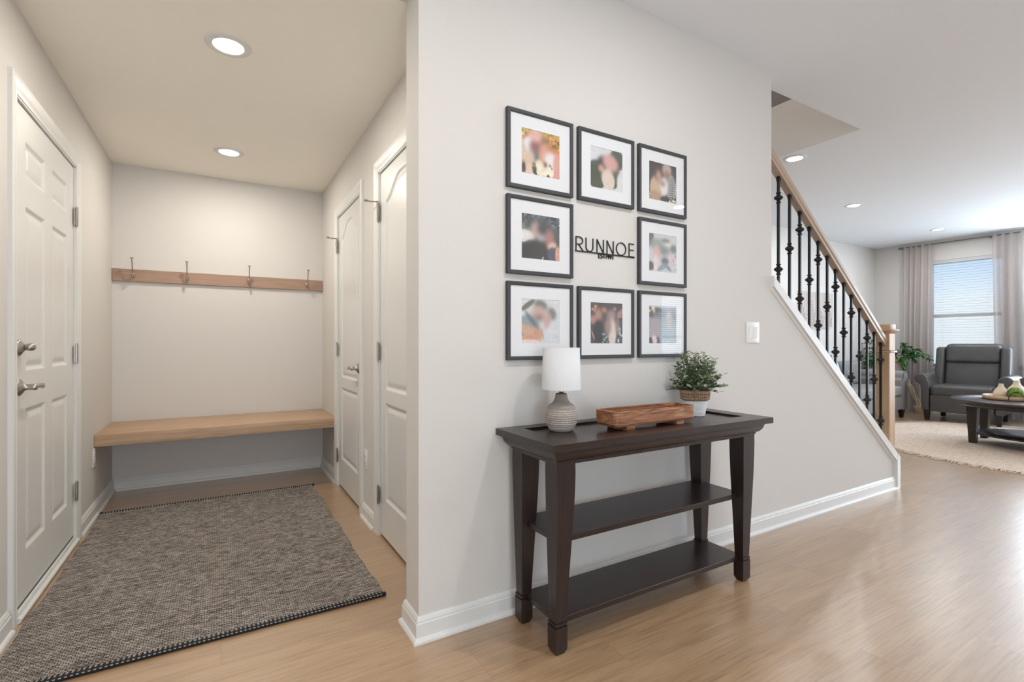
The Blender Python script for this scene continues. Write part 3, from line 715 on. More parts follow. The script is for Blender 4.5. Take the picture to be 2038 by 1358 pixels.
def outlet(x, y_, z, sgn, label):
    t = empty('wall_outlet', (x, y_, z), label, 'outlet')
    m2 = MB(); xa, xb = sorted((0, sgn*0.006)); m2.box(xa, xb, -0.036, 0.036, -0.059, 0.059); lpart(m2, 'cover_plate', 'plastic', t, bevel=0.002)
    for q in (-0.02, 0.02):
        m2 = MB(); xa, xb = sorted((sgn*0.006, sgn*0.0085)); m2.box(xa, xb, -0.017, 0.017, q-0.015, q+0.015); s_ = lpart(m2, 'socket', 'plastic', t, bevel=0.003)
        m2 = MB(); xa, xb = sorted((sgn*0.0085, sgn*0.0088)); m2.box(xa, xb, -0.009, -0.006, q-0.006, q+0.006); m2.box(xa, xb, 0.006, 0.009, q-0.005, q+0.005); lpart(m2, 'slot', 'darkplastic', s_)
    return t
outlet(XR, 3.125, 0.375, -1, 'white duplex outlet low on the hall wall between the two arched doors')
outlet(XL, 4.045, 0.375, 1, 'white outlet on the left hall wall below the bench end')
sw = empty('light_switch', (2.642, YC, 1.164), 'white double rocker light switch on the wall beside the stairs', 'light switch')
m_ = MB(); m_.box(-0.060, 0.060, -0.006, 0, -0.060, 0.060); lpart(m_, 'cover_plate', 'plastic', sw, bevel=0.0025)
for q in (-0.023, 0.023):
    m_ = MB(); m_.add([(q-0.0165, -0.0075, -0.033), (q+0.0165, -0.0075, -0.033), (q+0.0165, -0.012, 0.033), (q-0.0165, -0.012, 0.033), (q-0.0165, -0.004, -0.033), (q+0.0165, -0.004, -0.033), (q+0.0165, -0.004, 0.033), (q-0.0165, -0.004, 0.033)],
          [(0,1,2,3),(7,6,5,4),(0,4,5,1),(1,5,6,2),(2,6,7,3),(3,7,4,0)]); lpart(m_, 'rocker', 'plastic', sw, bevel=0.001, seg=1)

# ------------------------------------------------------------------ framed photographs
def blob(img, U, V, cx, cy, rx, ry, col, soft=0.25, rot=0.0, op=1.0):
    """u right 0..1, v up 0..1"""
    c, s = math.cos(rot), math.sin(rot)
    du, dv = U-cx, V-cy; a = (du*c+dv*s)/rx; b = (-du*s+dv*c)/ry
    r = np.sqrt(a*a+b*b); k = np.clip((1+soft-r)/(2*soft+1e-6), 0, 1); k = k*k*(3-2*k)*op
    for i in range(3): img[..., i] = img[..., i]*(1-k)+col[i]*k
def rgb(r, g, b): return tuple(((c/255)/12.92 if c/255 < 0.04045 else ((c/255+0.055)/1.055)**2.4) for c in (r, g, b))
NP_ = 96
UU, VV = np.meshgrid(np.linspace(0, 1, NP_), np.linspace(0, 1, NP_))
def canvas(c): return np.ones((NP_, NP_, 3))*np.array(c)
def speck(img, x0, x1, y0, y1, cols, n, r=0.02, soft=0.4):
    for _ in range(n):
        blob(img, UU, VV, rng.uniform(x0, x1), rng.uniform(y0, y1), r*rng.uniform(.6, 1.4), r*rng.uniform(.6, 1.4), cols[rng.integers(len(cols))], soft)
def photo_autumn():
    im = canvas(rgb(200, 160, 80)); speck(im, 0, .35, .6, 1, [rgb(200, 180, 40), rgb(120, 90, 30), rgb(235, 200, 150), rgb(180, 120, 60)], 60, .03)
    speck(im, .6, 1, .55, 1, [rgb(235, 180, 60), rgb(140, 90, 30), rgb(60, 45, 30), rgb(230, 150, 80)], 70, .03); speck(im, .85, 1, .35, .6, [rgb(200, 100, 60), rgb(225, 130, 90)], 20, .04)
    blob(im, UU, VV, .12, .35, .34, .42, rgb(215, 188, 165), .15, .2); blob(im, UU, VV, .2, .68, .13, .16, rgb(225, 222, 230), .3)
    blob(im, UU, VV, .38, .80, .17, .22, rgb(228, 175, 165), .3, .2); blob(im, UU, VV, .36, .62, .16, .14, rgb(150, 95, 90), .5); blob(im, UU, VV, .40, .36, .07, .2, rgb(90, 105, 125), .5, .2)
    blob(im, UU, VV, .60, .70, .13, .2, rgb(150, 110, 80), .5); blob(im, UU, VV, .62, .55, .15, .2, rgb(222, 158, 130), .4); blob(im, UU, VV, .78, .62, .1, .1, rgb(205, 130, 60), .6)
    blob(im, UU, VV, .80, .30, .2, .28, rgb(235, 228, 228), .25, .3); blob(im, UU, VV, .95, .28, .12, .3, rgb(225, 165, 150), .2, .1); blob(im, UU, VV, .88, .06, .14, .10, rgb(225, 160, 145), .25)
    blob(im, UU, VV, .2, .08, .25, .12, rgb(225, 195, 175), .2); blob(im, UU, VV, .05, .12, .06, .14, rgb(90, 60, 55), .5)
    speck(im, .3, .8, 0, .28, [rgb(60, 70, 50), rgb(90, 90, 60)], 26, .04); speck(im, .35, .78, .02, .3, [rgb(238, 222, 195), rgb(245, 235, 215)], 20, .06); blob(im, UU, VV, .62, .28, .05, .07, rgb(140, 70, 65), .5)
    return im
def photo_green():
    im = canvas(rgb(216, 217, 221)); blob(im, UU, VV, .82, .78, .24, .26, rgb(92, 102, 84), .08, .3); blob(im, UU, VV, .2, .33, .33, .36, rgb(84, 92, 74), .08); blob(im, UU, VV, .75, .32, .18, .28, rgb(88, 96, 78), .12, -.3)
    blob(im, UU, VV, .38, .62, .18, .2, rgb(75, 80, 78), .3); blob(im, UU, VV, .62, .68, .24, .19, rgb(218, 165, 162), .35, -.5); blob(im, UU, VV, .33, .5, .08, .08, rgb(215, 165, 150), .4)
    blob(im, UU, VV, .55, .25, .20, .26, rgb(224, 206, 190), .08, .3); blob(im, UU, VV, .95, .2, .12, .3, rgb(216, 218, 221), .2); return im
def photo_family():
    im = canvas(rgb(82, 80, 78)); blob(im, UU, VV, .3, .32, .26, .34, rgb(205, 175, 145), .12); blob(im, UU, VV, .32, .7, .13, .17, rgb(110, 90, 80), .5); blob(im, UU, VV, .35, .67, .08, .11, rgb(205, 160, 145), .5)
    blob(im, UU, VV, .65, .85, .16, .18, rgb(190, 175, 165), .3); blob(im, UU, VV, .65, .72, .12, .12, rgb(170, 120, 110), .5)
    blob(im, UU, VV, .82, .38, .18, .36, rgb(200, 200, 198), .1)
    for k in range(11): blob(im, UU, VV, .83, .08+.06*k, .16, .012, rgb(50, 50, 55), .5)
    for k in range(4): blob(im, UU, VV, .72+.07*k, .38, .008, .32, rgb(60, 60, 65), .5)
    blob(im, UU, VV, .55, .40, .14, .24, rgb(222, 222, 222), .25); blob(im, UU, VV, .5, .47, .09, .08, rgb(185, 140, 130), .4); blob(im, UU, VV, .2, .08, .26, .16, rgb(185, 150, 125), .2); blob(im, UU, VV, .6, .06, .2, .08, rgb(70, 70, 72), .3); speck(im, .7, 1, 0, .14, [rgb(225, 215, 190), rgb(80, 75, 65)], 20, .03)
    return im
def photo_dark_couple():
    im = canvas(rgb(96, 104, 104)); speck(im, 0, 1, .75, 1, [rgb(75, 72, 74), rgb(120, 138, 155), rgb(90, 95, 100)], 60, .04); speck(im, .4, 1, .8, .84, [rgb(210, 225, 235)], 14, .010)
    speck(im, 0, .3, .6, .85, [rgb(85, 95, 92), rgb(120, 130, 128)], 25, .04); blob(im, UU, VV, .08, .5, .26, .14, rgb(226, 224, 222), .12)
    blob(im, UU, VV, .38, .66, .13, .17, rgb(200, 165, 155), .4); blob(im, UU, VV, .55, .5, .12, .16, rgb(190, 188, 188), .6); blob(im, UU, VV, .6, .7, .2, .16, rgb(80, 88, 88), .5)
    blob(im, UU, VV, .32, .12, .36, .32, rgb(74, 72, 72), .08); blob(im, UU, VV, .6, .2, .25, .25, rgb(78, 76, 76), .3); blob(im, UU, VV, .73, .5, .12, .2, rgb(178, 128, 124), .5)
    blob(im, UU, VV, .8, .33, .12, .08, rgb(232, 190, 168), .3, .5); blob(im, UU, VV, .82, .15, .14, .16, rgb(92, 98, 118), .2); blob(im, UU, VV, .96, .14, .07, .2, rgb(222, 165, 140), .2); blob(im, UU, VV, .55, .02, .012, .05, rgb(250, 250, 250), .3, -.3); return im
def photo_wedding():
    im = canvas(rgb(216, 219, 223)); blob(im, UU, VV, .16, .86, .22, .06, rgb(110, 112, 100), .15, .6); blob(im, UU, VV, .5, .86, .18, .12, rgb(120, 124, 120), .35, -.3); blob(im, UU, VV, .45, .68, .2, .17, rgb(206, 172, 158), .4, -.3)
    blob(im, UU, VV, .45, .58, .12, .08, rgb(165, 130, 122), .6); blob(im, UU, VV, .8, .68, .11, .15, rgb(125, 130, 124), .4, .4); blob(im, UU, VV, .68, .52, .09, .18, rgb(205, 165, 160), .5, -.3)
    blob(im, UU, VV, .18, .36, .3, .28, rgb(150, 162, 168), .1, -.5); blob(im, UU, VV, .28, .5, .05, .3, rgb(105, 120, 126), .3, .7)
    for k in range(5): blob(im, UU, VV, .06+.09*k, .28-.02*k, .035, .2, rgb(222, 170, 140), .25, .45)
    for k in range(4): blob(im, UU, VV, .36+.06*k, .22, .03, .14, rgb(210, 158, 128), .3, .2)
    blob(im, UU, VV, .22, .12, .25, .08, rgb(215, 160, 132), .2); blob(im, UU, VV, .2, .03, .3, .06, rgb(232, 210, 208), .2); return im
def photo_party():
    im = canvas(rgb(88, 84, 86)); speck(im, 0, .5, .8, .92, [rgb(215, 165, 125), rgb(110, 75, 65)], 10, .04); blob(im, UU, VV, .25, .68, .1, .16, rgb(190, 140, 125), .5); blob(im, UU, VV, .1, .58, .14, .1, rgb(185, 140, 130), .5)
    blob(im, UU, VV, .25, .25, .17, .34, rgb(62, 66, 68), .15); blob(im, UU, VV, .65, .7, .13, .12, rgb(165, 145, 148), .5); blob(im, UU, VV, .68, .25, .12, .36, rgb(222, 210, 198), .25); blob(im, UU, VV, .55, .42, .1, .2, rgb(170, 135, 135), .5)
    blob(im, UU, VV, .85, .42, .06, .2, rgb(160, 125, 125), .5); speck(im, .38, .55, .02, .25, [rgb(180, 200, 200), rgb(70, 75, 75)], 18, .02); speck(im, .87, 1, .02, .4, [rgb(180, 205, 205), rgb(60, 65, 65)], 24, .022)
    blob(im, UU, VV, .76, .86, .04, .04, rgb(205, 150, 165), .5); speck(im, .8, 1, .6, .8, [rgb(190, 140, 130), rgb(90, 70, 70)], 8, .05); blob(im, UU, VV, .08, .2, .02, .12, rgb(205, 140, 135), .3, .4); return im
def photo_pastel():
    im = canvas(rgb(205, 207, 208)); blob(im, UU, VV, .06, .86, .1, .22, rgb(105, 120, 118), .3, -.3); blob(im, UU, VV, .28, .72, .22, .16, rgb(150, 165, 160), .5); blob(im, UU, VV, .6, .85, .16, .06, rgb(125, 135, 130), .5)
    blob(im, UU, VV, .7, .74, .16, .05, rgb(228, 228, 218), .4); blob(im, UU, VV, .55, .58, .2, .14, rgb(140, 148, 148), .5); blob(im, UU, VV, .28, .5, .12, .2, rgb(222, 180, 172), .5); blob(im, UU, VV, .85, .38, .1, .24, rgb(222, 196, 202), .3)
    blob(im, UU, VV, .9, .65, .14, .12, rgb(125, 140, 136), .4); blob(im, UU, VV, .05, .14, .14, .12, rgb(95, 105, 105), .3); blob(im, UU, VV, .25, .2, .08, .26, rgb(232, 212, 215), .25); blob(im, UU, VV, .58, .3, .14, .1, rgb(110, 118, 120), .3)
    blob(im, UU, VV, .5, .14, .22, .07, rgb(150, 160, 172), .3, .5); blob(im, UU, VV, .68, .14, .16, .05, rgb(140, 150, 162), .3, -.6); speck(im, .9, 1, .02, .5, [rgb(160, 160, 165), rgb(215, 215, 218)], 14, .03); return im
def photo_pond():
    im = canvas(rgb(150, 162, 172)); blob(im, UU, VV, .2, .82, .3, .16, rgb(98, 104, 98), .12); blob(im, UU, VV, .72, .76, .45, .12, rgb(130, 142, 152), .3); speck(im, 0, .2, .85, 1, [rgb(235, 215, 190), rgb(100, 90, 75)], 12, .04)
    blob(im, UU, VV, .5, 1.02, .7, .06, rgb(214, 216, 220), .2); blob(im, UU, VV, .5, .3, .6, .3, rgb(160, 172, 180), .4); blob(im, UU, VV, .22, .4, .14, .32, rgb(178, 160, 165), .3); blob(im, UU, VV, .72, .62, .12, .26, rgb(190, 182, 180), .4)
    blob(im, UU, VV, .05, .06, .1, .1, rgb(80, 80, 82), .2); blob(im, UU, VV, .32, .05, .1, .12, rgb(95, 92, 94), .3); blob(im, UU, VV, .2, .1, .08, .12, rgb(225, 205, 198), .2, .4); blob(im, UU, VV, .7, .1, .3, .16, rgb(170, 182, 192), .3); return im
def finish(im, k=3, cx=0.5, cy=0.6, rx=0.42, ry=0.36):
    b = im.copy()
    for _ in range(3):
        p = np.pad(b, ((k, k), (k, k), (0, 0)), mode='edge'); c = np.cumsum(np.cumsum(np.pad(p, ((1, 0), (1, 0), (0, 0))), 0), 1); n = 2*k+1
        b = (c[n:, n:]-c[:-n, n:]-c[n:, :-n]+c[:-n, :-n])/(n*n)
    r = np.sqrt(((UU-cx)/rx)**2+((VV-cy)/ry)**2); w = np.clip(1.5-r, 0, 1)[..., None]
    g = rng.normal(0, 1, (NP_//3+1, NP_//3+1)).repeat(3, 0).repeat(3, 1)[:NP_, :NP_, None]*0.05+rng.normal(0, 1, (NP_, NP_, 1))*0.04
    out = b*w+im*(1+g)*(1-w); m = out.mean(-1, keepdims=True)
    return m+(out-m)*0.86
def picture(x0, z1, label, im, px0=0.072, pz0=0.068):
    im = finish(im)
    w, h = 0.334, 0.324; dp = 0.018; yf = YC-dp; z0 = z1-h
    t = empty('picture_frame', (x0+w/2, YC, (z0+z1)/2), label, 'picture frame', 'black framed photographs')
    fw = 0.0160; m2 = MB()
    # mitred frame with a small front lip
    prof = [(0, 0), (0, dp), (0.003, dp+0.001), (fw-0.003, dp), (fw, dp-0.002), (fw, 0)]
    n = len(prof); vs = []
    for sx_, sz_ in ((-1, -1), (1, -1), (1, 1), (-1, 1)):
        for a, d in prof: vs.append((sx_*(w/2-a), -d, sz_*(h/2-a)))
    m2.add(vs, [((i*n+k), (i*n+(k+1) % n), (((i+1) % 4)*n+(k+1) % n), (((i+1) % 4)*n+k)) for i in range(4) for k in range(n)])
    lpart(m2, 'frame', 'framegrey', t)
    # mat board as a ring with the opening
    pw_, ph_ = 0.192, 0.186
    m2 = MB(); a, b, c, d = w/2-fw+0.002, h/2-fw+0.002, pw_/2, ph_/2
    m2.box(-a, -c, -0.012, -0.0095, -b, b); m2.box(c, a, -0.012, -0.0095, -b, b); m2.box(-c, c, -0.012, -0.0095, -b, -d); m2.box(-c, c, -0.012, -0.0095, d, b)
    lpart(m2, 'mat', 'matboard', t)
    g = (np.arange(NP_)/(NP_-1)-0.5); X, Z = np.meshgrid(g*pw_, g*ph_)
    V = np.stack([X, np.full_like(X, -0.0102), Z], -1).reshape(-1, 3)
    i = np.arange((NP_-1)**2); r = i//(NP_-1); cc = i % (NP_-1); q = r*NP_+cc
    F = np.stack([q, q+1, q+NP_+1, q+NP_], 1)
    p = mesh_np('print', V, F, 'print', smooth=False); p.parent = t
    at = p.data.color_attributes.new('Col', 'FLOAT_COLOR', 'POINT')
    rgba = np.concatenate([np.clip(im.reshape(-1, 3), 0, 1), np.ones((NP_*NP_, 1))], 1).astype(np.float32); at.data.foreach_set('color', rgba.ravel())
    m2 = MB(); m2.box(-a, a, -dp+0.006, -dp+0.0055, -b, b)
    m2 = MB(); m2.add([(-a, -dp+0.004, -b), (a, -dp+0.004, -b), (a, -dp+0.004, b), (-a, -dp+0.004, b)], [(0, 1, 2, 3)]); lpart(m2, 'glazing', 'glass', t)
    return t
FX = [1.000, 1.365, 1.732]; FZ = [2.066, 1.712, 1.357]
picture(FX[0], FZ[0], 'black framed photo of a couple against orange autumn leaves, top left', photo_autumn())
picture(FX[1], FZ[0], 'black framed photo with a green jacket on white, top centre', photo_green())
picture(FX[2], FZ[0], 'black framed dark photo of a family with a plaid shirt, top right', photo_family())
picture(FX[0], FZ[1], 'black framed photo of a couple in dark clothes, left of the lettering', photo_dark_couple())
picture(FX[2], FZ[1], 'black framed pale pastel photo, right of the lettering', photo_pastel())
picture(FX[0], FZ[2], 'black framed pale wedding photo behind the lamp shade, bottom left', photo_wedding())
picture(FX[1], FZ[2], 'black framed dark party photo with a white dress, bottom centre', photo_party())
picture(FX[2], FZ[2], 'black framed photo by water, bottom right above the potted plant', photo_pond())

# ------------------------------------------------------------------ wall lettering
sg = MB()
def stroke(pts, w, y0=YC-0.005, y1=YC-0.0005, closed=False, x_off=0, z_off=0):
    P = [Vector((p[0]+x_off, p[1]+z_off)) for p in pts]; n = len(P)
    for i in range(n if closed else n-1):
        a, b = P[i], P[(i+1) % n]; d = (b-a).normalized(); nn = Vector((-d.y, d.x))*w/2; ex = d*w*0.5 if closed or n > 2 else d*0
        a2, b2 = a-ex*0.5, b+ex*0.5
        q = [a2-nn, b2-nn, b2+nn, a2+nn]
        sg.prism([(v_.x, v_.y) for v_ in q], 'y', y0, y1)
Hh = 0.061; zb_ = 1.5165; w_ = 0.0040
def arc(cx, cz, rx, rz, a0, a1, n=14): return [(cx+rx*math.cos(math.radians(a0+(a1-a0)*k/n)), cz+rz*math.sin(math.radians(a0+(a1-a0)*k/n))) for k in range(n+1)]
# advance positions measured along the wall
x = 1.3605
stroke([(x, zb_), (x, zb_+Hh)], w_); stroke([(x, zb_+Hh), (x+0.018, zb_+Hh)]+arc(x+0.018, zb_+Hh*0.735, 0.019, Hh*0.265, 90, -90)+[(x, zb_+Hh*0.47)], w_); stroke([(x+0.014, zb_+Hh*0.47), (x+0.040, zb_)], w_)
x = 1.417
stroke([(x, zb_+Hh), (x, zb_+0.020)]+arc(x+0.020, zb_+0.021, 0.020, 0.020, 180, 360)+[(x+0.040, zb_+Hh)], w_)
for x in (1.481, 1.541):
    stroke([(x, zb_), (x, zb_+Hh), (x+0.038, zb_), (x+0.038, zb_+Hh)], w_)
stroke(arc(1.628, zb_+Hh/2, 0.0295, Hh/2-0.001, 0, 348, 28), w_, closed=True)
x = 1.679
stroke([(x+0.030, zb_+Hh), (x, zb_+Hh), (x, zb_), (x+0.030, zb_)], w_); stroke([(x, zb_+Hh*0.52), (x+0.030, zb_+Hh*0.52)], w_)
sg.box(1.356, 1.713, YC-0.005, YC-0.0005, 1.5115, 1.5172)
# small second line: EST 1991
h_ = 0.0180; z0_ = 1.4935; w2 = 0.0034
x = 1.490; stroke([(x+0.009, z0_+h_), (x, z0_+h_), (x, z0_), (x+0.009, z0_)], w2); stroke([(x, z0_+h_/2), (x+0.008, z0_+h_/2)], w2)
x = 1.504; stroke([(x+0.009, z0_+h_-0.001), (x+0.004, z0_+h_), (x, z0_+h_*0.75), (x+0.009, z0_+h_*0.3), (x+0.005, z0_), (x, z0_+0.001)], w2)
x = 1.517; stroke([(x, z0_+h_), (x+0.011, z0_+h_)], w2); stroke([(x+0.0055, z0_), (x+0.0055, z0_+h_)], w2)
x = 1.536; stroke([(x, z0_), (x, z0_+h_)], w2)
for x in (1.549, 1.563):
    stroke(arc(x, z0_+h_*0.68, 0.0045, 0.0042, 0, 330, 10), w2*0.9, closed=True); stroke([(x+0.0045, z0_+h_*0.68), (x+0.001, z0_)], w2)
x = 1.577; stroke([(x, z0_), (x, z0_+h_)], w2)
so = sg.build('wall_sign', 'letter'); tag(so, 'black cut-out family name lettering with an underline, between the frames', 'sign')

# ------------------------------------------------------------------ console table
ct = empty('console_table', (1.567, 1.55, 0), 'dark espresso wooden console table with two open shelves', 'console table')
TX0, TX1, TY0, TY1, TZ = 0.950, 2.185, 1.338, 1.733, 0.762
IX0, IX1, IY0, IY1 = 1.045, 2.100, 1.430, 1.672
m_ = MB(); tz0 = TZ-0.026
m_.box(TX0, IX0, TY0, TY1, tz0, TZ); m_.box(IX1, TX1, TY0, TY1, tz0, TZ); m_.box(IX0, IX1, TY0, IY0, tz0, TZ); m_.box(IX0, IX1, IY1, TY1, tz0, TZ)
m_.build('tabletop', 'espresso', ct)
m_ = MB(); m_.box(IX0, IX1, IY0, IY1, tz0-0.002, TZ-0.009); m_.build('inset_panel', 'espresso', ct)
# cove moulding ring below the top (front + sides + back), mitred
prof = [(0.022, 0), (0.022, -0.006), (0.026, -0.008), (0.028, -0.016), (0.032, -0.027), (0.040, -0.038), (0.047, -0.043), (0.052, -0.046), (0.052, -0.051), (0.056, -0.053), (0.056, -0.060), (0.078, -0.060), (0.078, 0)]
n = len(prof); vs = []
for sx_, sy_ in ((TX0, TY0), (TX1, TY0), (TX1, TY1), (TX0, TY1)):
    ix = 1 if sx_ == TX0 else -1; iy = 1 if sy_ == TY0 else -1
    for a, dz in prof:
        vs.append((sx_+ix*a, sy_+iy*(a if sy_ == TY0 else max(0.002, a-0.02)), tz0+dz))
m_ = MB(); m_.add(vs, [(i*n+k, i*n+(k+1) % n, ((i+1) % 4)*n+(k+1) % n, ((i+1) % 4)*n+k) for i in range(4) for k in range(n)])
m_.build('moulding', 'espresso', ct)
LT = tz0-0.060
legs = [((1.014, 1.058, 1.412, 1.455), (1.008, 1.088, 1.397, 1.470)), ((2.070, 2.114, 1.412, 1.455), (2.052, 2.132, 1.397, 1.470)),
        ((1.014, 1.058, 1.640, 1.682), (1.008, 1.088, 1.630, 1.702)), ((2.070, 2.114, 1.640, 1.682), (2.052, 2.132, 1.630, 1.702))]
for b, t in legs:
    m_ = MB()
    def lerp(k, e=0.0): return tuple(b[i]*(1-k)+t[i]*k+(-e if i % 2 == 0 else e) for i in range(4))
    m_.frustum((*lerp(0, -0.005), 0.0), (*lerp(0, 0.003), 0.016)); m_.frustum((*lerp(0, 0.003), 0.016), (*lerp(0.0, 0.004), 0.098))
    m_.frustum((*lerp(0, -0.001), 0.098), (*lerp(0, -0.001), 0.103)); m_.frustum((*lerp(0, 0.003), 0.103), (*lerp(0.01, 0.003), 0.112)); m_.frustum((*lerp(0, -0.001), 0.112), (*lerp(0, -0.001), 0.116))
    zs = [0.116, 0.26, 0.40, 0.50, 0.58, 0.64, LT+0.003]; ks = [0.0, 0.30, 0.62, 0.84, 0.97, 1.02, 1.0]
    for i in range(len(zs)-1): m_.frustum((*lerp(ks[i]), zs[i]), (*lerp(ks[i+1]), zs[i+1]))
    m_.build('leg', 'espresso_z', ct)
for z in (0.405, 0.115):
    m_ = MB(); m_.box(1.035, 2.095, 1.435, 1.695 if z > 0.2 else 1.668, z-0.022, z); m_.build('shelf', 'espresso', ct, bevel=0.002, seg=1)

# ------------------------------------------------------------------ lamp
lx, ly = 1.175, 1.60; TP = TZ-0.009
lamp = empty('table_lamp', (lx, ly, TP), 'small table lamp with ribbed stone ceramic base and white drum shade', 'lamp')
m_ = MB()
def pf(z):   # body radius by height
    pts = [(0, .043), (.004, .047), (.014, .054), (.03, .0605), (.05, .0632), (.068, .0625), (.084, .059), (.090, .057)]
    return float(np.interp(z, [p[0] for p in pts], [p[1] for p in pts]))
prof = [(pf(0), 0)]
for k in range(0, 91):
    z = 0.018+0.072*k/90
    rr = 0.0027*abs(math.sin(PI*(z-0.018)/0.0086))**0.7
    prof.append((pf(z)-0.0018+rr, z))
m_.lathe(prof, 48, (lx, ly, TP)); m_.build('ribbed_body', 'ceramic', lamp)
m_ = MB(); m_.lathe([(0.001, 0.0), (0.043, 0), (0.047, .004), (0.0545, .014), (0.0555, 0.020), (0.0545, 0.021)], 48, (lx, ly, TP)); m_.build('foot', 'glazebase', lamp)
m_ = MB(); m_.lathe([(0.0565, 0.088), (0.055, 0.096), (0.048, .104), (.037, .111), (.029, .122), (.0245, .134), (.023, .145), (.0215, .149), (0.018, .150), (0.001, .150)], 48, (lx, ly, TP)); m_.build('neck', 'glaze', lamp)
m_ = MB(); m_.lathe([(0.007, .149), (0.0095, .155), (0.0095, .163), (0.006, .168), (0.006, 0.24)], 20, (lx, ly, TP)); m_.sphere((lx, ly, TP+0.26), 0.022, 10); m_.build('socket', 'brass', lamp)
m_ = MB(); sb, st_ = TP+0.166, TP+0.332
vs = []; n = 64; prof = [(0.0785, sb), (0.0735, st_), (0.0715, st_), (0.0765, sb)]
m_.lathe([(r, z) for r, z in prof]+[prof[0]], n, (lx, ly, 0)); m_.build('lamp_shade', 'shade', lamp)
m_ = MB()
for a in (0, 2*PI/3, 4*PI/3): m_.tube([(lx, ly, st_-0.012), (lx+0.073*math.cos(a), ly+0.073*math.sin(a), st_-0.012)], 0.0015, 6)
m_.build('spider', 'brass', lamp)

# ------------------------------------------------------------------ tray
tx0, tx1, ty0, ty1 = 1.318, 1.782, 1.440, 1.570
tr = empty('wooden_tray', ((tx0+tx1)/2, (ty0+ty1)/2, TP), 'long reddish acacia wood tray on two cross feet on the console', 'tray')
def rrect(x0, x1, y0, y1, r, n=6):
    out = []
    for cx, cy, a0 in ((x1-r, y1-r, 0), (x0+r, y1-r, 90), (x0+r, y0+r, 180), (x1-r, y0+r, 270)):
        for k in range(n+1): a = math.radians(a0+90*k/n); out.append((cx+r*math.cos(a), cy+r*math.sin(a)))
    return out
o1 = rrect(tx0, tx1, ty0, ty1, 0.022); i1 = rrect(tx0+0.011, tx1-0.011, ty0+0.011, ty1-0.011, 0.014); ob = rrect(tx0+0.006, tx1-0.006, ty0+0.005, ty1-0.005, 0.02); n = len(o1)
zb0, zb1, zt0 = TP+0.020, TP+0.030, TP+0.080
vs = [(p[0], p[1], zb0) for p in ob]+[(p[0], p[1], zb0+0.01) for p in o1]+[(p[0], p[1], zt0) for p in o1]+[(p[0], p[1], zt0) for p in i1]+[(p[0], p[1], zb1) for p in i1]
fs = [(j*n+k, j*n+(k+1) % n, (j+1)*n+(k+1) % n, (j+1)*n+k) for j in range(4) for k in range(n)]+[tuple(range(n))[::-1], tuple(range(4*n, 5*n))]
m_ = MB(); m_.add(vs, fs); m_.build('tray_body', 'acacia', tr)
for fx in (1.405, 1.690):
    m_ = MB(); m_.box(fx-0.022, fx+0.022, ty0+0.006, ty1-0.006, TP, zb0+0.001); m_.build('foot', 'acacia', tr, bevel=0.003)

# ------------------------------------------------------------------ potted plant
px, py = 1.978, 1.605
pl = empty('potted_plant', (px, py, TP), 'small leafy sage-green plant in a two-tone woven pot on the console', 'plant')
def coil(mb, z0, z1, r0, r1, pitch, amp, n=56, inner=True):
    prof = []; k = int((z1-z0)/pitch*6)
    for i in range(k+1):
        z = z0+(z1-z0)*i/k; r = r0+(r1-r0)*(z-z0)/(z1-z0); prof.append((r+amp*abs(math.sin(PI*(z-z0)/pitch)), z))
    mb.lathe(prof, n, (px, py, 0))
m_ = MB(); coil(m_, TP, TP+0.075, 0.043, 0.057, 0.0068, 0.0025); m_.build('pot', 'whiteweave', pl)
m_ = MB(); coil(m_, TP+0.073, TP+0.123, 0.0575, 0.066, 0.0066, 0.004)
for k in range(46):
    a = 2*PI*k/46
    for zz in (TP+0.085, TP+0.098, TP+0.111):
        r = 0.0635+0.11*(zz-TP-0.085)*1.2; m_.sphere((px+r*math.cos(a+zz*40), py+r*math.sin(a+zz*40), zz), 0.0048, 5, 1, 1, 1.5)
m_.build('seagrass_band', 'seagrass', pl)
m_ = MB(); m_.lathe([(0.001, TP+0.112), (0.064, TP+0.112)], 32, (px, py, 0)); m_.build('soil', 'soil', pl)
def leaf(mb, p, d, up, L, Wd, curl=0.15):
    d = d.normalized(); s = d.cross(up)
    if s.length < 1e-3: s = Vector((1, 0, 0))
    s.normalize(); nrm = s.cross(d).normalized()
    pts = [(0, 0), (.2, .6), (.45, 1), (.75, .75), (1, 0)]
    vs = []; c = []
    for t, w in pts:
        q = p+d*L*t-nrm*curl*L*t*t
        if w == 0: vs.append(q); c.append((len(vs)-1,))
        else:
            vs += [q-s*Wd*w/2+nrm*Wd*0.12*w, q, q+s*Wd*w/2+nrm*Wd*0.12*w]; c.append((len(vs)-3, len(vs)-2, len(vs)-1))
    fs = [(c[0][0], c[1][1], c[1][0]), (c[0][0], c[1][2], c[1][1])]
    for i in range(1, 3): fs += [(c[i][0], c[i][1], c[i+1][1], c[i+1][0]), (c[i][1], c[i][2], c[i+1][2], c[i+1][1])]
    fs += [(c[3][0], c[3][1], c[4][0]), (c[3][1], c[3][2], c[4][0])]
    mb.add(vs, fs, True)
lf = MB(); stm = MB(); base = Vector((px, py, TP+0.112))
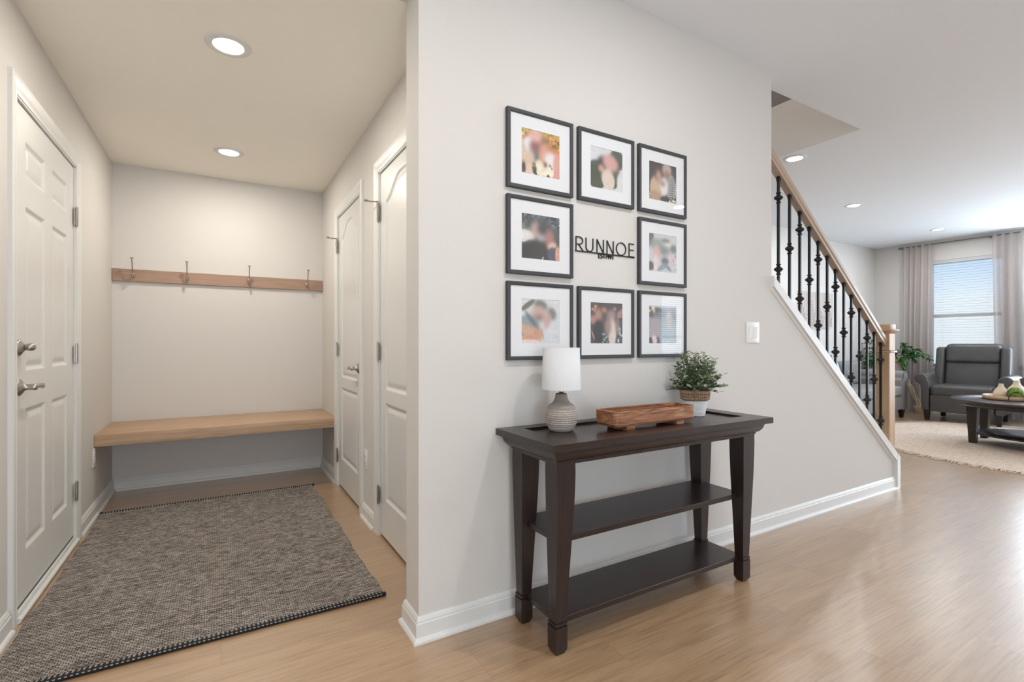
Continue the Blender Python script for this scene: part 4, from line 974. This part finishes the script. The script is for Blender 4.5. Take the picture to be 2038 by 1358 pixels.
for k in range(92):
    a = random.uniform(0, 2*PI); tilt = random.uniform(0.05, 1.25)**1.0; L = random.uniform(0.115, 0.175)
    L *= 1.12 if tilt < 0.6 else (0.82 if tilt > 1.0 else 1.0)
    p = base+Vector((math.cos(a), math.sin(a), 0))*random.uniform(0, 0.04); d = Vector((math.cos(a)*math.sin(tilt), math.sin(a)*math.sin(tilt), math.cos(tilt)))
    if d.y > 0.3: L *= 0.75
    pts = []
    for i in range(9):
        t = i/8; q = p+d*L*t+Vector((0, 0, -0.035*t*t*math.sin(tilt))); 
        q.y = min(q.y, YC-0.02); pts.append(q)
        if i > 1:
            for sd in (0, 1):
                b = random.uniform(0, 2*PI); ld = (d*0.6+Vector((math.cos(b), math.sin(b), 0.3))).normalized()
                if q.y > YC-0.045: ld.y = -abs(ld.y)
                leaf(lf, q, ld, Vector((random.uniform(-.3, .3), random.uniform(-.3, .3), 1)), random.uniform(0.022, 0.034), random.uniform(0.012, 0.017))
    stm.tube(pts, 0.0011, 5)
lf.build('foliage', 'leaf_sage', pl); stm.build('stems', 'stem', pl)

# ------------------------------------------------------------------ living room furniture
def rbox(mb, *a): mb.box(*a)
def piece(name, m, parent, boxes, bev, seg=4):
    mb = MB()
    for b in boxes: mb.box(*b)
    return lpart(mb, name, m, parent, bevel=bev, seg=seg)
def recliner(loc, rz, label):
    # local: front faces -x, width along y
    t = empty('recliner', loc, label, 'armchair', 'grey leather recliners')
    t.rotation_euler = (0, 0, rz)
    piece('base', 'leather', t, [(-0.36, 0.34, -0.33, 0.33, 0.14, 0.34)], 0.02)
    piece('footrest_panel', 'leather', t, [(-0.385, -0.355, -0.325, 0.325, 0.13, 0.36)], 0.012)
    piece('seat_cushion', 'leather', t, [(-0.40, 0.22, -0.325, 0.325, 0.35, 0.50)], 0.05, 5)
    def back(mb, x0, x1, y0, y1, z0, z1, lean=0.22):
        mb.add([(x0+lean*(z0-.45), y0, z0), (x1+lean*(z0-.45), y0, z0), (x1+lean*(z0-.45), y1, z0), (x0+lean*(z0-.45), y1, z0), (x0+lean*(z1-.45), y0, z1), (x1+lean*(z1-.45), y0, z1), (x1+lean*(z1-.45), y1, z1), (x0+lean*(z1-.45), y1, z1)],
               [(0,3,2,1),(4,5,6,7),(0,1,5,4),(1,2,6,5),(2,3,7,6),(3,0,4,7)])
    mb = MB(); back(mb, 0.16, 0.32, -0.30, 0.30, 0.40, 0.84); lpart(mb, 'back_cushion', 'leather', t, bevel=0.045, seg=4)
    mb = MB(); back(mb, 0.12, 0.34, -0.30, 0.30, 0.80, 1.08); lpart(mb, 'headrest', 'leather', t, bevel=0.06, seg=5)
    for s in (-1, 1):
        mb = MB(); ya, yb = sorted((s*0.30, s*0.40)); back(mb, 0.10, 0.36, ya, yb, 0.34, 1.03); lpart(mb, 'wing', 'leather', t, bevel=0.035, seg=4)
        # rolled arm: profile in (y,z) extruded in x
        mb = MB(); pr = []
        for k in range(15): a = math.radians(-60+250*k/14); pr.append((0.435-0.0+0.075*math.cos(a), 0.585+0.07*math.sin(a)))
        pr = [(0.335, 0.14), (0.425, 0.14), (0.43, 0.40), (0.44, 0.50)]+pr+[(0.335, 0.52)]
        pr = [(s*p[0], p[1]) for p in pr]
        mb.prism(pr, 'x', -0.37, 0.30); lpart(mb, 'arm', 'leather', t, bevel=0.018, seg=3)
    for fx, fy in ((-0.33, -0.37), (-0.33, 0.37), (0.30, -0.33), (0.30, 0.33)):
        mb = MB(); mb.frustum((fx-0.022, fx+0.022, fy-0.022, fy+0.022, 0), (fx-0.036, fx+0.036, fy-0.036, fy+0.036, 0.145)); lpart(mb, 'leg', 'darkfoot', t)
    return t
rc = recliner((9.02, 2.70, 0.0095), 0.10, 'dark grey leather recliner in front of the window, beside the sofa end')
rc2 = dup(rc, (9.05, 1.58, 0.0095), -0.15, 'second dark grey leather recliner, at the right edge behind the coffee table')

sofa = empty('sofa', (7.6, 3.72, 0), 'light grey fabric sofa against the far living room wall', 'sofa')
SX0, SX1 = 6.95, 8.80; SX0 -= 7.6; SX1 -= 7.6
piece('base', 'sofa', sofa, [(SX0+0.1, SX1-0.1, -0.40, 0.38, 0.12, 0.32)], 0.02)
for k in range(2):
    w3 = (SX1-SX0-0.40)/2; a = SX0+0.20+w3*k
    piece('seat_cushion', 'sofa', sofa, [(a+0.004, a+w3-0.004, -0.42, 0.20, 0.32, 0.47)], 0.04, 4)
    piece('back_cushion', 'sofa', sofa, [(a+0.004, a+w3-0.004, 0.12, 0.32, 0.46, 0.82)], 0.06, 4)
piece('back_frame', 'sofa', sofa, [(SX0+0.05, SX1-0.05, 0.26, 0.40, 0.12, 0.80)], 0.04, 4)
for s, ax in ((-1, SX0), (1, SX1)):
    mb = MB(); pr = []
    for k in range(15): a = math.radians(-60+250*k/14); pr.append((0.0+0.085*math.cos(a), 0.60+0.085*math.sin(a)))
    pr = [(-0.10, 0.12), (0.02, 0.12), (0.02, 0.40), (0.01, 0.50)]+pr+[(-0.12, 0.55)]
    if s < 0: pr = [(-p[0], p[1]) for p in pr]
    off = ax-s*0.085
    mb.prism([(off+p[0], p[1]) for p in pr], 'y', -0.41, 0.36); am = lpart(mb, 'arm', 'sofa', sofa, bevel=0.015, seg=3)
    mb = MB(); mb.tube([(off+p[0], -0.412, p[1]) for p in pr], 0.007, 6); lpart(mb, 'piping', 'piping', am)
for fx in (SX0+0.12, SX1-0.10):
    for fy in (-0.36, 0.33):
        mb = MB(); mb.frustum((fx-0.02, fx+0.02, fy-0.02, fy+0.02, 0), (fx-0.035, fx+0.035, fy-0.035, fy+0.035, 0.125)); lpart(mb, 'leg', 'darkfoot', sofa)
def pillow(loc, rot, w, h, m, label):
    mb = MB(); n = 14; vs = []; 
    for sgn in (1, -1):
        for j in range(n+1):
            for i in range(n+1):
                u = -1+2*i/n; v = -1+2*j/n
                th = 0.075*(max(0, (1-u**4)*(1-v**4)))**0.6
                vs.append((u*w/2*(1-0.06*(1-v*v)), sgn*th, v*h/2*(1-0.06*(1-u*u))))
    q = (n+1)**2
    for j in range(n):
        for i in range(n):
            a = j*(n+1)+i; mb.f.append((a, a+1, a+n+2, a+n+1)); mb.f.append((q+a, q+a+n+1, q+a+n+2, q+a+1)); mb.smooth += [True, True]
    mb.v = vs
    o = mb.build('throw_pillow', m); 
    bm = bmesh.new(); bm.from_mesh(o.data); bmesh.ops.remove_doubles(bm, verts=bm.verts, dist=1e-4); bmesh.ops.recalc_face_normals(bm, faces=bm.faces); bm.to_mesh(o.data); bm.free()
    o.location = loc; o.rotation_euler = rot; return tag(o, label, 'pillow', 'throw pillows on the sofa')
pillow((7.42, 3.70, 0.72), (-0.30, 0, 0.75), 0.48, 0.46, 'cushwhite', 'off-white throw pillow leaning against the near sofa arm')
pillow((7.72, 3.68, 0.66), (-0.45, 0, 0.45), 0.42, 0.36, 'cushgrey', 'slate grey throw pillow in front of the off-white pillow')

# round jute rug with a fringe
jr = empty('living_rug', (7.47, 1.55, 0), 'round natural jute rug with a knotted fringe in the living room', 'rug')
m_ = MB(); prof = [(0.001, 0.008)]+[(1.66*k/40, 0.008+0.0012*(k % 2)) for k in range(1, 41)]+[(1.665, 0.001)]
m_.lathe(prof, 120, (0, 0, 0)); lpart(m_, 'woven_field', 'jute', jr)
m_ = MB()
for k in range(420):
    a = 2*PI*k/420+random.uniform(-.004, .004); b = a+random.uniform(-.02, .02)
    m_.tube([(1.655*math.cos(a), 1.655*math.sin(a), 0.011), (1.69*math.cos((a+b)/2), 1.69*math.sin((a+b)/2), 0.010), (1.735*math.cos(b), 1.735*math.sin(b), 0.004)], [0.0045, 0.004, 0.0055], 5)
fo = lpart(m_, 'fringe', 'jute', jr); fo['kind'] = 'stuff'

# coffee table
CX, CY = 7.25, 1.62
cf = empty('coffee_table', (CX, CY, 0), 'dark oval coffee table with a lower shelf standing on the jute rug', 'coffee table')
m_ = MB(); a_, b_ = 0.62, 0.68
m_.lathe([(0.001, 0.468), (0.95, 0.468), (1.0, 0.478), (1.0, 0.492), (0.985, 0.50), (0.86, 0.50), (0.855, 0.496), (0.001, 0.496)], 72, sx=a_, sy=b_); lpart(m_, 'tabletop', 'espresso', cf)
m_ = MB(); m_.lathe([(0.89, 0.468), (0.90, 0.44), (0.86, 0.425), (0.84, 0.425), (0.84, 0.468)], 72, sx=a_, sy=b_); lpart(m_, 'apron', 'espresso', cf)
m_ = MB(); m_.lathe([(0.001, 0.118), (0.64, 0.118), (0.66, 0.128), (0.64, 0.138), (0.001, 0.138)], 64, sx=a_*1.02, sy=b_*1.15); lpart(m_, 'lower_shelf', 'espresso', cf)
for fx, fy in ((-0.15, 0.46), (0.33, 0.50), (0.38, -0.46), (-0.15, -0.46)):
    m_ = MB(); m_.frustum((fx-0.03, fx+0.03, fy-0.03, fy+0.03, 0.01), (fx-0.048, fx+0.048, fy-0.048, fy+0.048, 0.44)); lpart(m_, 'leg', 'espresso_z', cf)

# tray with vases and moss ball on the coffee table
tx, ty, tz = 7.30, 1.82, 0.497
ry_ = empty('serving_tray', (tx, ty, tz), 'round wooden tray with black wire handles on the coffee table', 'tray')
m_ = MB(); m_.lathe([(0.001, 0.0), (0.225, 0.0), (0.235, 0.005), (0.235, 0.042), (0.222, 0.042), (0.222, 0.012), (0.001, 0.012)], 56); lpart(m_, 'tray_body', 'oak_x', ry_)
for a0 in (PI*1.12, PI*0.12):
    m_ = MB(); P = []
    for k in range(13):
        a = PI*k/12; P.append((0.238*math.cos(a0)-0.058*math.cos(a)*math.sin(a0), 0.238*math.sin(a0)+0.058*math.cos(a)*math.cos(a0), 0.01+0.085*math.sin(a)**0.8))
    m_.tube(P, 0.004, 8); lpart(m_, 'wire_handle', 'iron', ry_)
def vase(x, y_, s, label):
    m2 = MB(); m2.lathe([(0.001, 0), (0.05*s, 0), (0.068*s, .02*s), (0.072*s, .05*s), (0.058*s, .09*s), (0.03*s, .125*s), (0.021*s, .15*s), (0.023*s, .165*s), (0.018*s, .165*s), (0.016*s, .15*s), (0.001, .13*s)], 36)
    o = m2.build('vase', 'cream'); o.location = (x, y_, tz+0.012); return tag(o, label, 'vase', 'cream vases on the tray')
vase(7.27, 1.90, 0.92, 'shorter cream vase standing on the round tray, at left')
vase(7.36, 1.80, 1.15, 'taller cream vase standing on the round tray behind the moss ball')
m_ = MB(); nb = 20
vs = []; rr0 = 0.058
m_.sphere((0, 0, 0), rr0, 16)
for k in range(420):
    u = random.uniform(-1, 1); a = random.uniform(0, 2*PI); q = math.sqrt(1-u*u); d = Vector((q*math.cos(a), q*math.sin(a), u))
    leaf(m_, d*(rr0-0.004), (d+Vector((random.uniform(-.6, .6), random.uniform(-.6, .6), random.uniform(-.6, .6)))), Vector((.3, .5, 1)), 0.016, 0.008)
mo = m_.build('moss_ball', 'moss'); mo.location = (7.215, 1.775, tz+0.012+0.058); tag(mo, 'green moss ball in front of the cream vases on the tray', 'ornament')

# curtains, rod
def curtain(y0, y1, label, seed, flare=0.0):
    r = random.Random(seed); t = empty('curtain', (XW-0.09, (y0+y1)/2, 0), label, 'curtain', 'sheer curtains on the rod')
    nf = int(round((y1-y0)/0.085)); ny = nf*10; nz = 30; vs = []
    ph = [r.uniform(-.8, .8) for _ in range(8)]
    for j in range(nz+1):
        z = 0.015+(2.672-0.015)*j/nz; k = 1-j/nz
        for i in range(ny+1):
            u = i/ny; yy = y0+(y1-y0)*u
            amp = 0.026+0.020*min(1, k*1.6)
            ph2 = 2*PI*nf*u+ph[0]*k*2+ph[1]*math.sin(3*u*PI)
            yy2 = yy+0.012*math.sin(ph2*0.5+ph[2])*k+flare*k*k*(0.5-u)*0+0.02*k*math.sin(u*5+ph[3])
            vs.append((XW-0.095+amp*math.sin(ph2)+0.012*math.sin(u*7+ph[4])*k, yy2, z))
    mb = MB(); mb.add(vs, [(j*(ny+1)+i, j*(ny+1)+i+1, (j+1)*(ny+1)+i+1, (j+1)*(ny+1)+i) for j in range(nz) for i in range(ny)], True)
    mb.build('panel', 'sheer', t); return t
curtain(3.30, 3.70, 'sheer blush curtain left of the living room window', 1)
curtain(2.24, 2.62, 'sheer blush curtain at the right edge between two windows', 2)
curtain(0.02, 0.40, 'sheer blush curtain beyond the right edge', 3)
rod = empty('curtain_rod', (XW-0.095, 2.0, 2.665), 'thin grey curtain rod above the living room windows', 'curtain rod')
m_ = MB(); m_.tube([(XW-0.095, -0.1, 2.660), (XW-0.095, 3.74, 2.660)], 0.010, 10); m_.sphere((XW-0.095, 3.75, 2.655), 0.02, 8); m_.build('rod', 'cushgrey', rod)
m_ = MB(); m_.box(XW-0.1, XW, 3.715, 3.73, 2.64, 2.665); m_.box(XW-0.1, XW, 2.64, 2.655, 2.64, 2.665); m_.build('bracket', 'cushgrey', rod)

# wall art: pale board with chevron lines
ar = empty('wall_art', (7.72, YL, 1.62), 'pale wall art with thin brown chevron lines behind the stair balusters', 'wall art')
AX0, AX1, AZ0, AZ1 = 7.12, 8.33, 1.34, 1.90
m_ = MB(); m_.box(AX0, AX1, YL-0.025, YL, AZ0, AZ1); m_.build('canvas', 'artboard', ar)
m_ = MB(); W5 = (AX1-AX0)/5.0
def aline(x0, z0, x1, z1):
    d = Vector((x1-x0, z1-z0)).normalized(); nn = Vector((-d.y, d.x))*0.0035
    m_.add([(x0-nn.x, YL-0.027, z0-nn.y), (x1-nn.x, YL-0.027, z1-nn.y), (x1+nn.x, YL-0.027, z1+nn.y), (x0+nn.x, YL-0.027, z0+nn.y), (x0-nn.x, YL-0.025, z0-nn.y), (x1-nn.x, YL-0.025, z1-nn.y), (x1+nn.x, YL-0.025, z1+nn.y), (x0+nn.x, YL-0.025, z0+nn.y)],
           [(0,1,2,3),(0,4,5,1),(1,5,6,2),(2,6,7,3),(3,7,4,0)])
peaks = []
for k in range(5):
    xm = AX0+W5*(k+0.5); pk = AZ1-(0.12 if k % 2 == 0 else 0.20)-0.02*k; hh = 0.24
    z = pk
    while z > AZ0+0.03:
        zl = z-hh
        if zl >= AZ0+0.01: aline(xm-W5*0.46, zl, xm, z); aline(xm, z, xm+W5*0.46, zl)
        else:
            f_ = (z-AZ0-0.01)/hh; aline(xm-W5*0.46*f_, AZ0+0.01, xm, z); aline(xm, z, xm+W5*0.46*f_, AZ0+0.01)
        z -= 0.045
    for q in range(8):
        x = xm-W5*0.46+W5*0.92*q/7; top = AZ1-0.02; lo = pk+0.02-abs(x-xm)/(W5*0.46)*hh
        aline(x, lo, x, top)
m_.build('line_pattern', 'artline', ar)

# floor plant in the corner
fp = empty('floor_plant', (9.44, 3.40, 0), 'leafy green plant with thin twisted trunk in the living room corner', 'plant')
m_ = MB(); m_.lathe([(0.001, 0), (0.06, 0), (0.075, 0.10), (0.078, 0.11), (0.068, 0.11), (0.001, 0.10)], 32); lpart(m_, 'pot', 'cream', fp)
lf = MB(); stm = MB()
for q in range(3):
    P = []
    for i in range(22):
        t = i/21; a = t*7+q*2.1; P.append(Vector((-0.12*t+0.022*math.cos(a), 0.22*t+0.022*math.sin(a), 0.1+0.66*t)))
    stm.tube(P, 0.011, 6)
base = Vector((-0.12, 0.22, 0.74))
for _ in range(36):
    T = Vector((random.uniform(-0.35, 0.0), random.choice([random.uniform(0.40, 0.74), random.uniform(0.45, 0.72), random.uniform(-0.10, 0.35)]), random.uniform(0.66, 1.16)))
    if T.y < 0.05: T.z = random.uniform(0.92, 1.0)
    if _ == 0: T = Vector((-0.2, -0.20, 0.86))
    if _ == 1: T = Vector((-0.15, -0.14, 0.90))
    mid = (base+T)/2+Vector((0, 0, 0.22)); P = []
    for i in range(13):
        t = i/12; P.append(base*(1-t)**2+mid*2*t*(1-t)+T*t*t)
    stm.tube(P, 0.004, 5)
    for i in range(4, 13):
        for _k in range(5):
            a = random.uniform(0, 2*PI); d = (P[i]-P[i-1]).normalized()*0.6+Vector((math.cos(a), math.sin(a), random.uniform(-.8, .3)))
            leaf(lf, P[i], d, Vector((random.uniform(-.4, .4), random.uniform(-.4, .4), 1)), random.uniform(0.045, 0.075), random.uniform(0.022, 0.034), 0.3)
lpart(lf, 'foliage', 'leaf_green', fp); lpart(stm, 'stems', 'cream', fp)
# plugged-in cord by the corner
pg = MB(); pg.box(XW-0.04, XW, 3.74, 3.80, 0.30, 0.38); pg.box(XW-0.06, XW-0.02, 3.75, 3.79, 0.26, 0.34); po = pg.build('wall_plug', 'darkplastic', bevel=0.006); tag(po, 'black plug adapter in the outlet on the window wall', 'plug')

# ------------------------------------------------------------------ outside
m_ = MB(); m_.box(XW+0.2, 60, -40, 40, -0.35, -0.3); g = m_.build('lawn', 'grass'); g['kind'] = 'structure'
m_ = MB(); m_.box(-20, 30, -40, YR-0.3, -0.35, -0.3); g = m_.build('lawn', 'grass'); g['kind'] = 'structure'
fn = empty('neighbour_fence', (13, 0, -0.3), 'white vinyl fence seen through the lower window blinds', 'fence')
m_ = MB(); m_.box(13.0, 13.05, -14, 20, -0.3, 2.05); m_.build('panel', 'siding', fn)
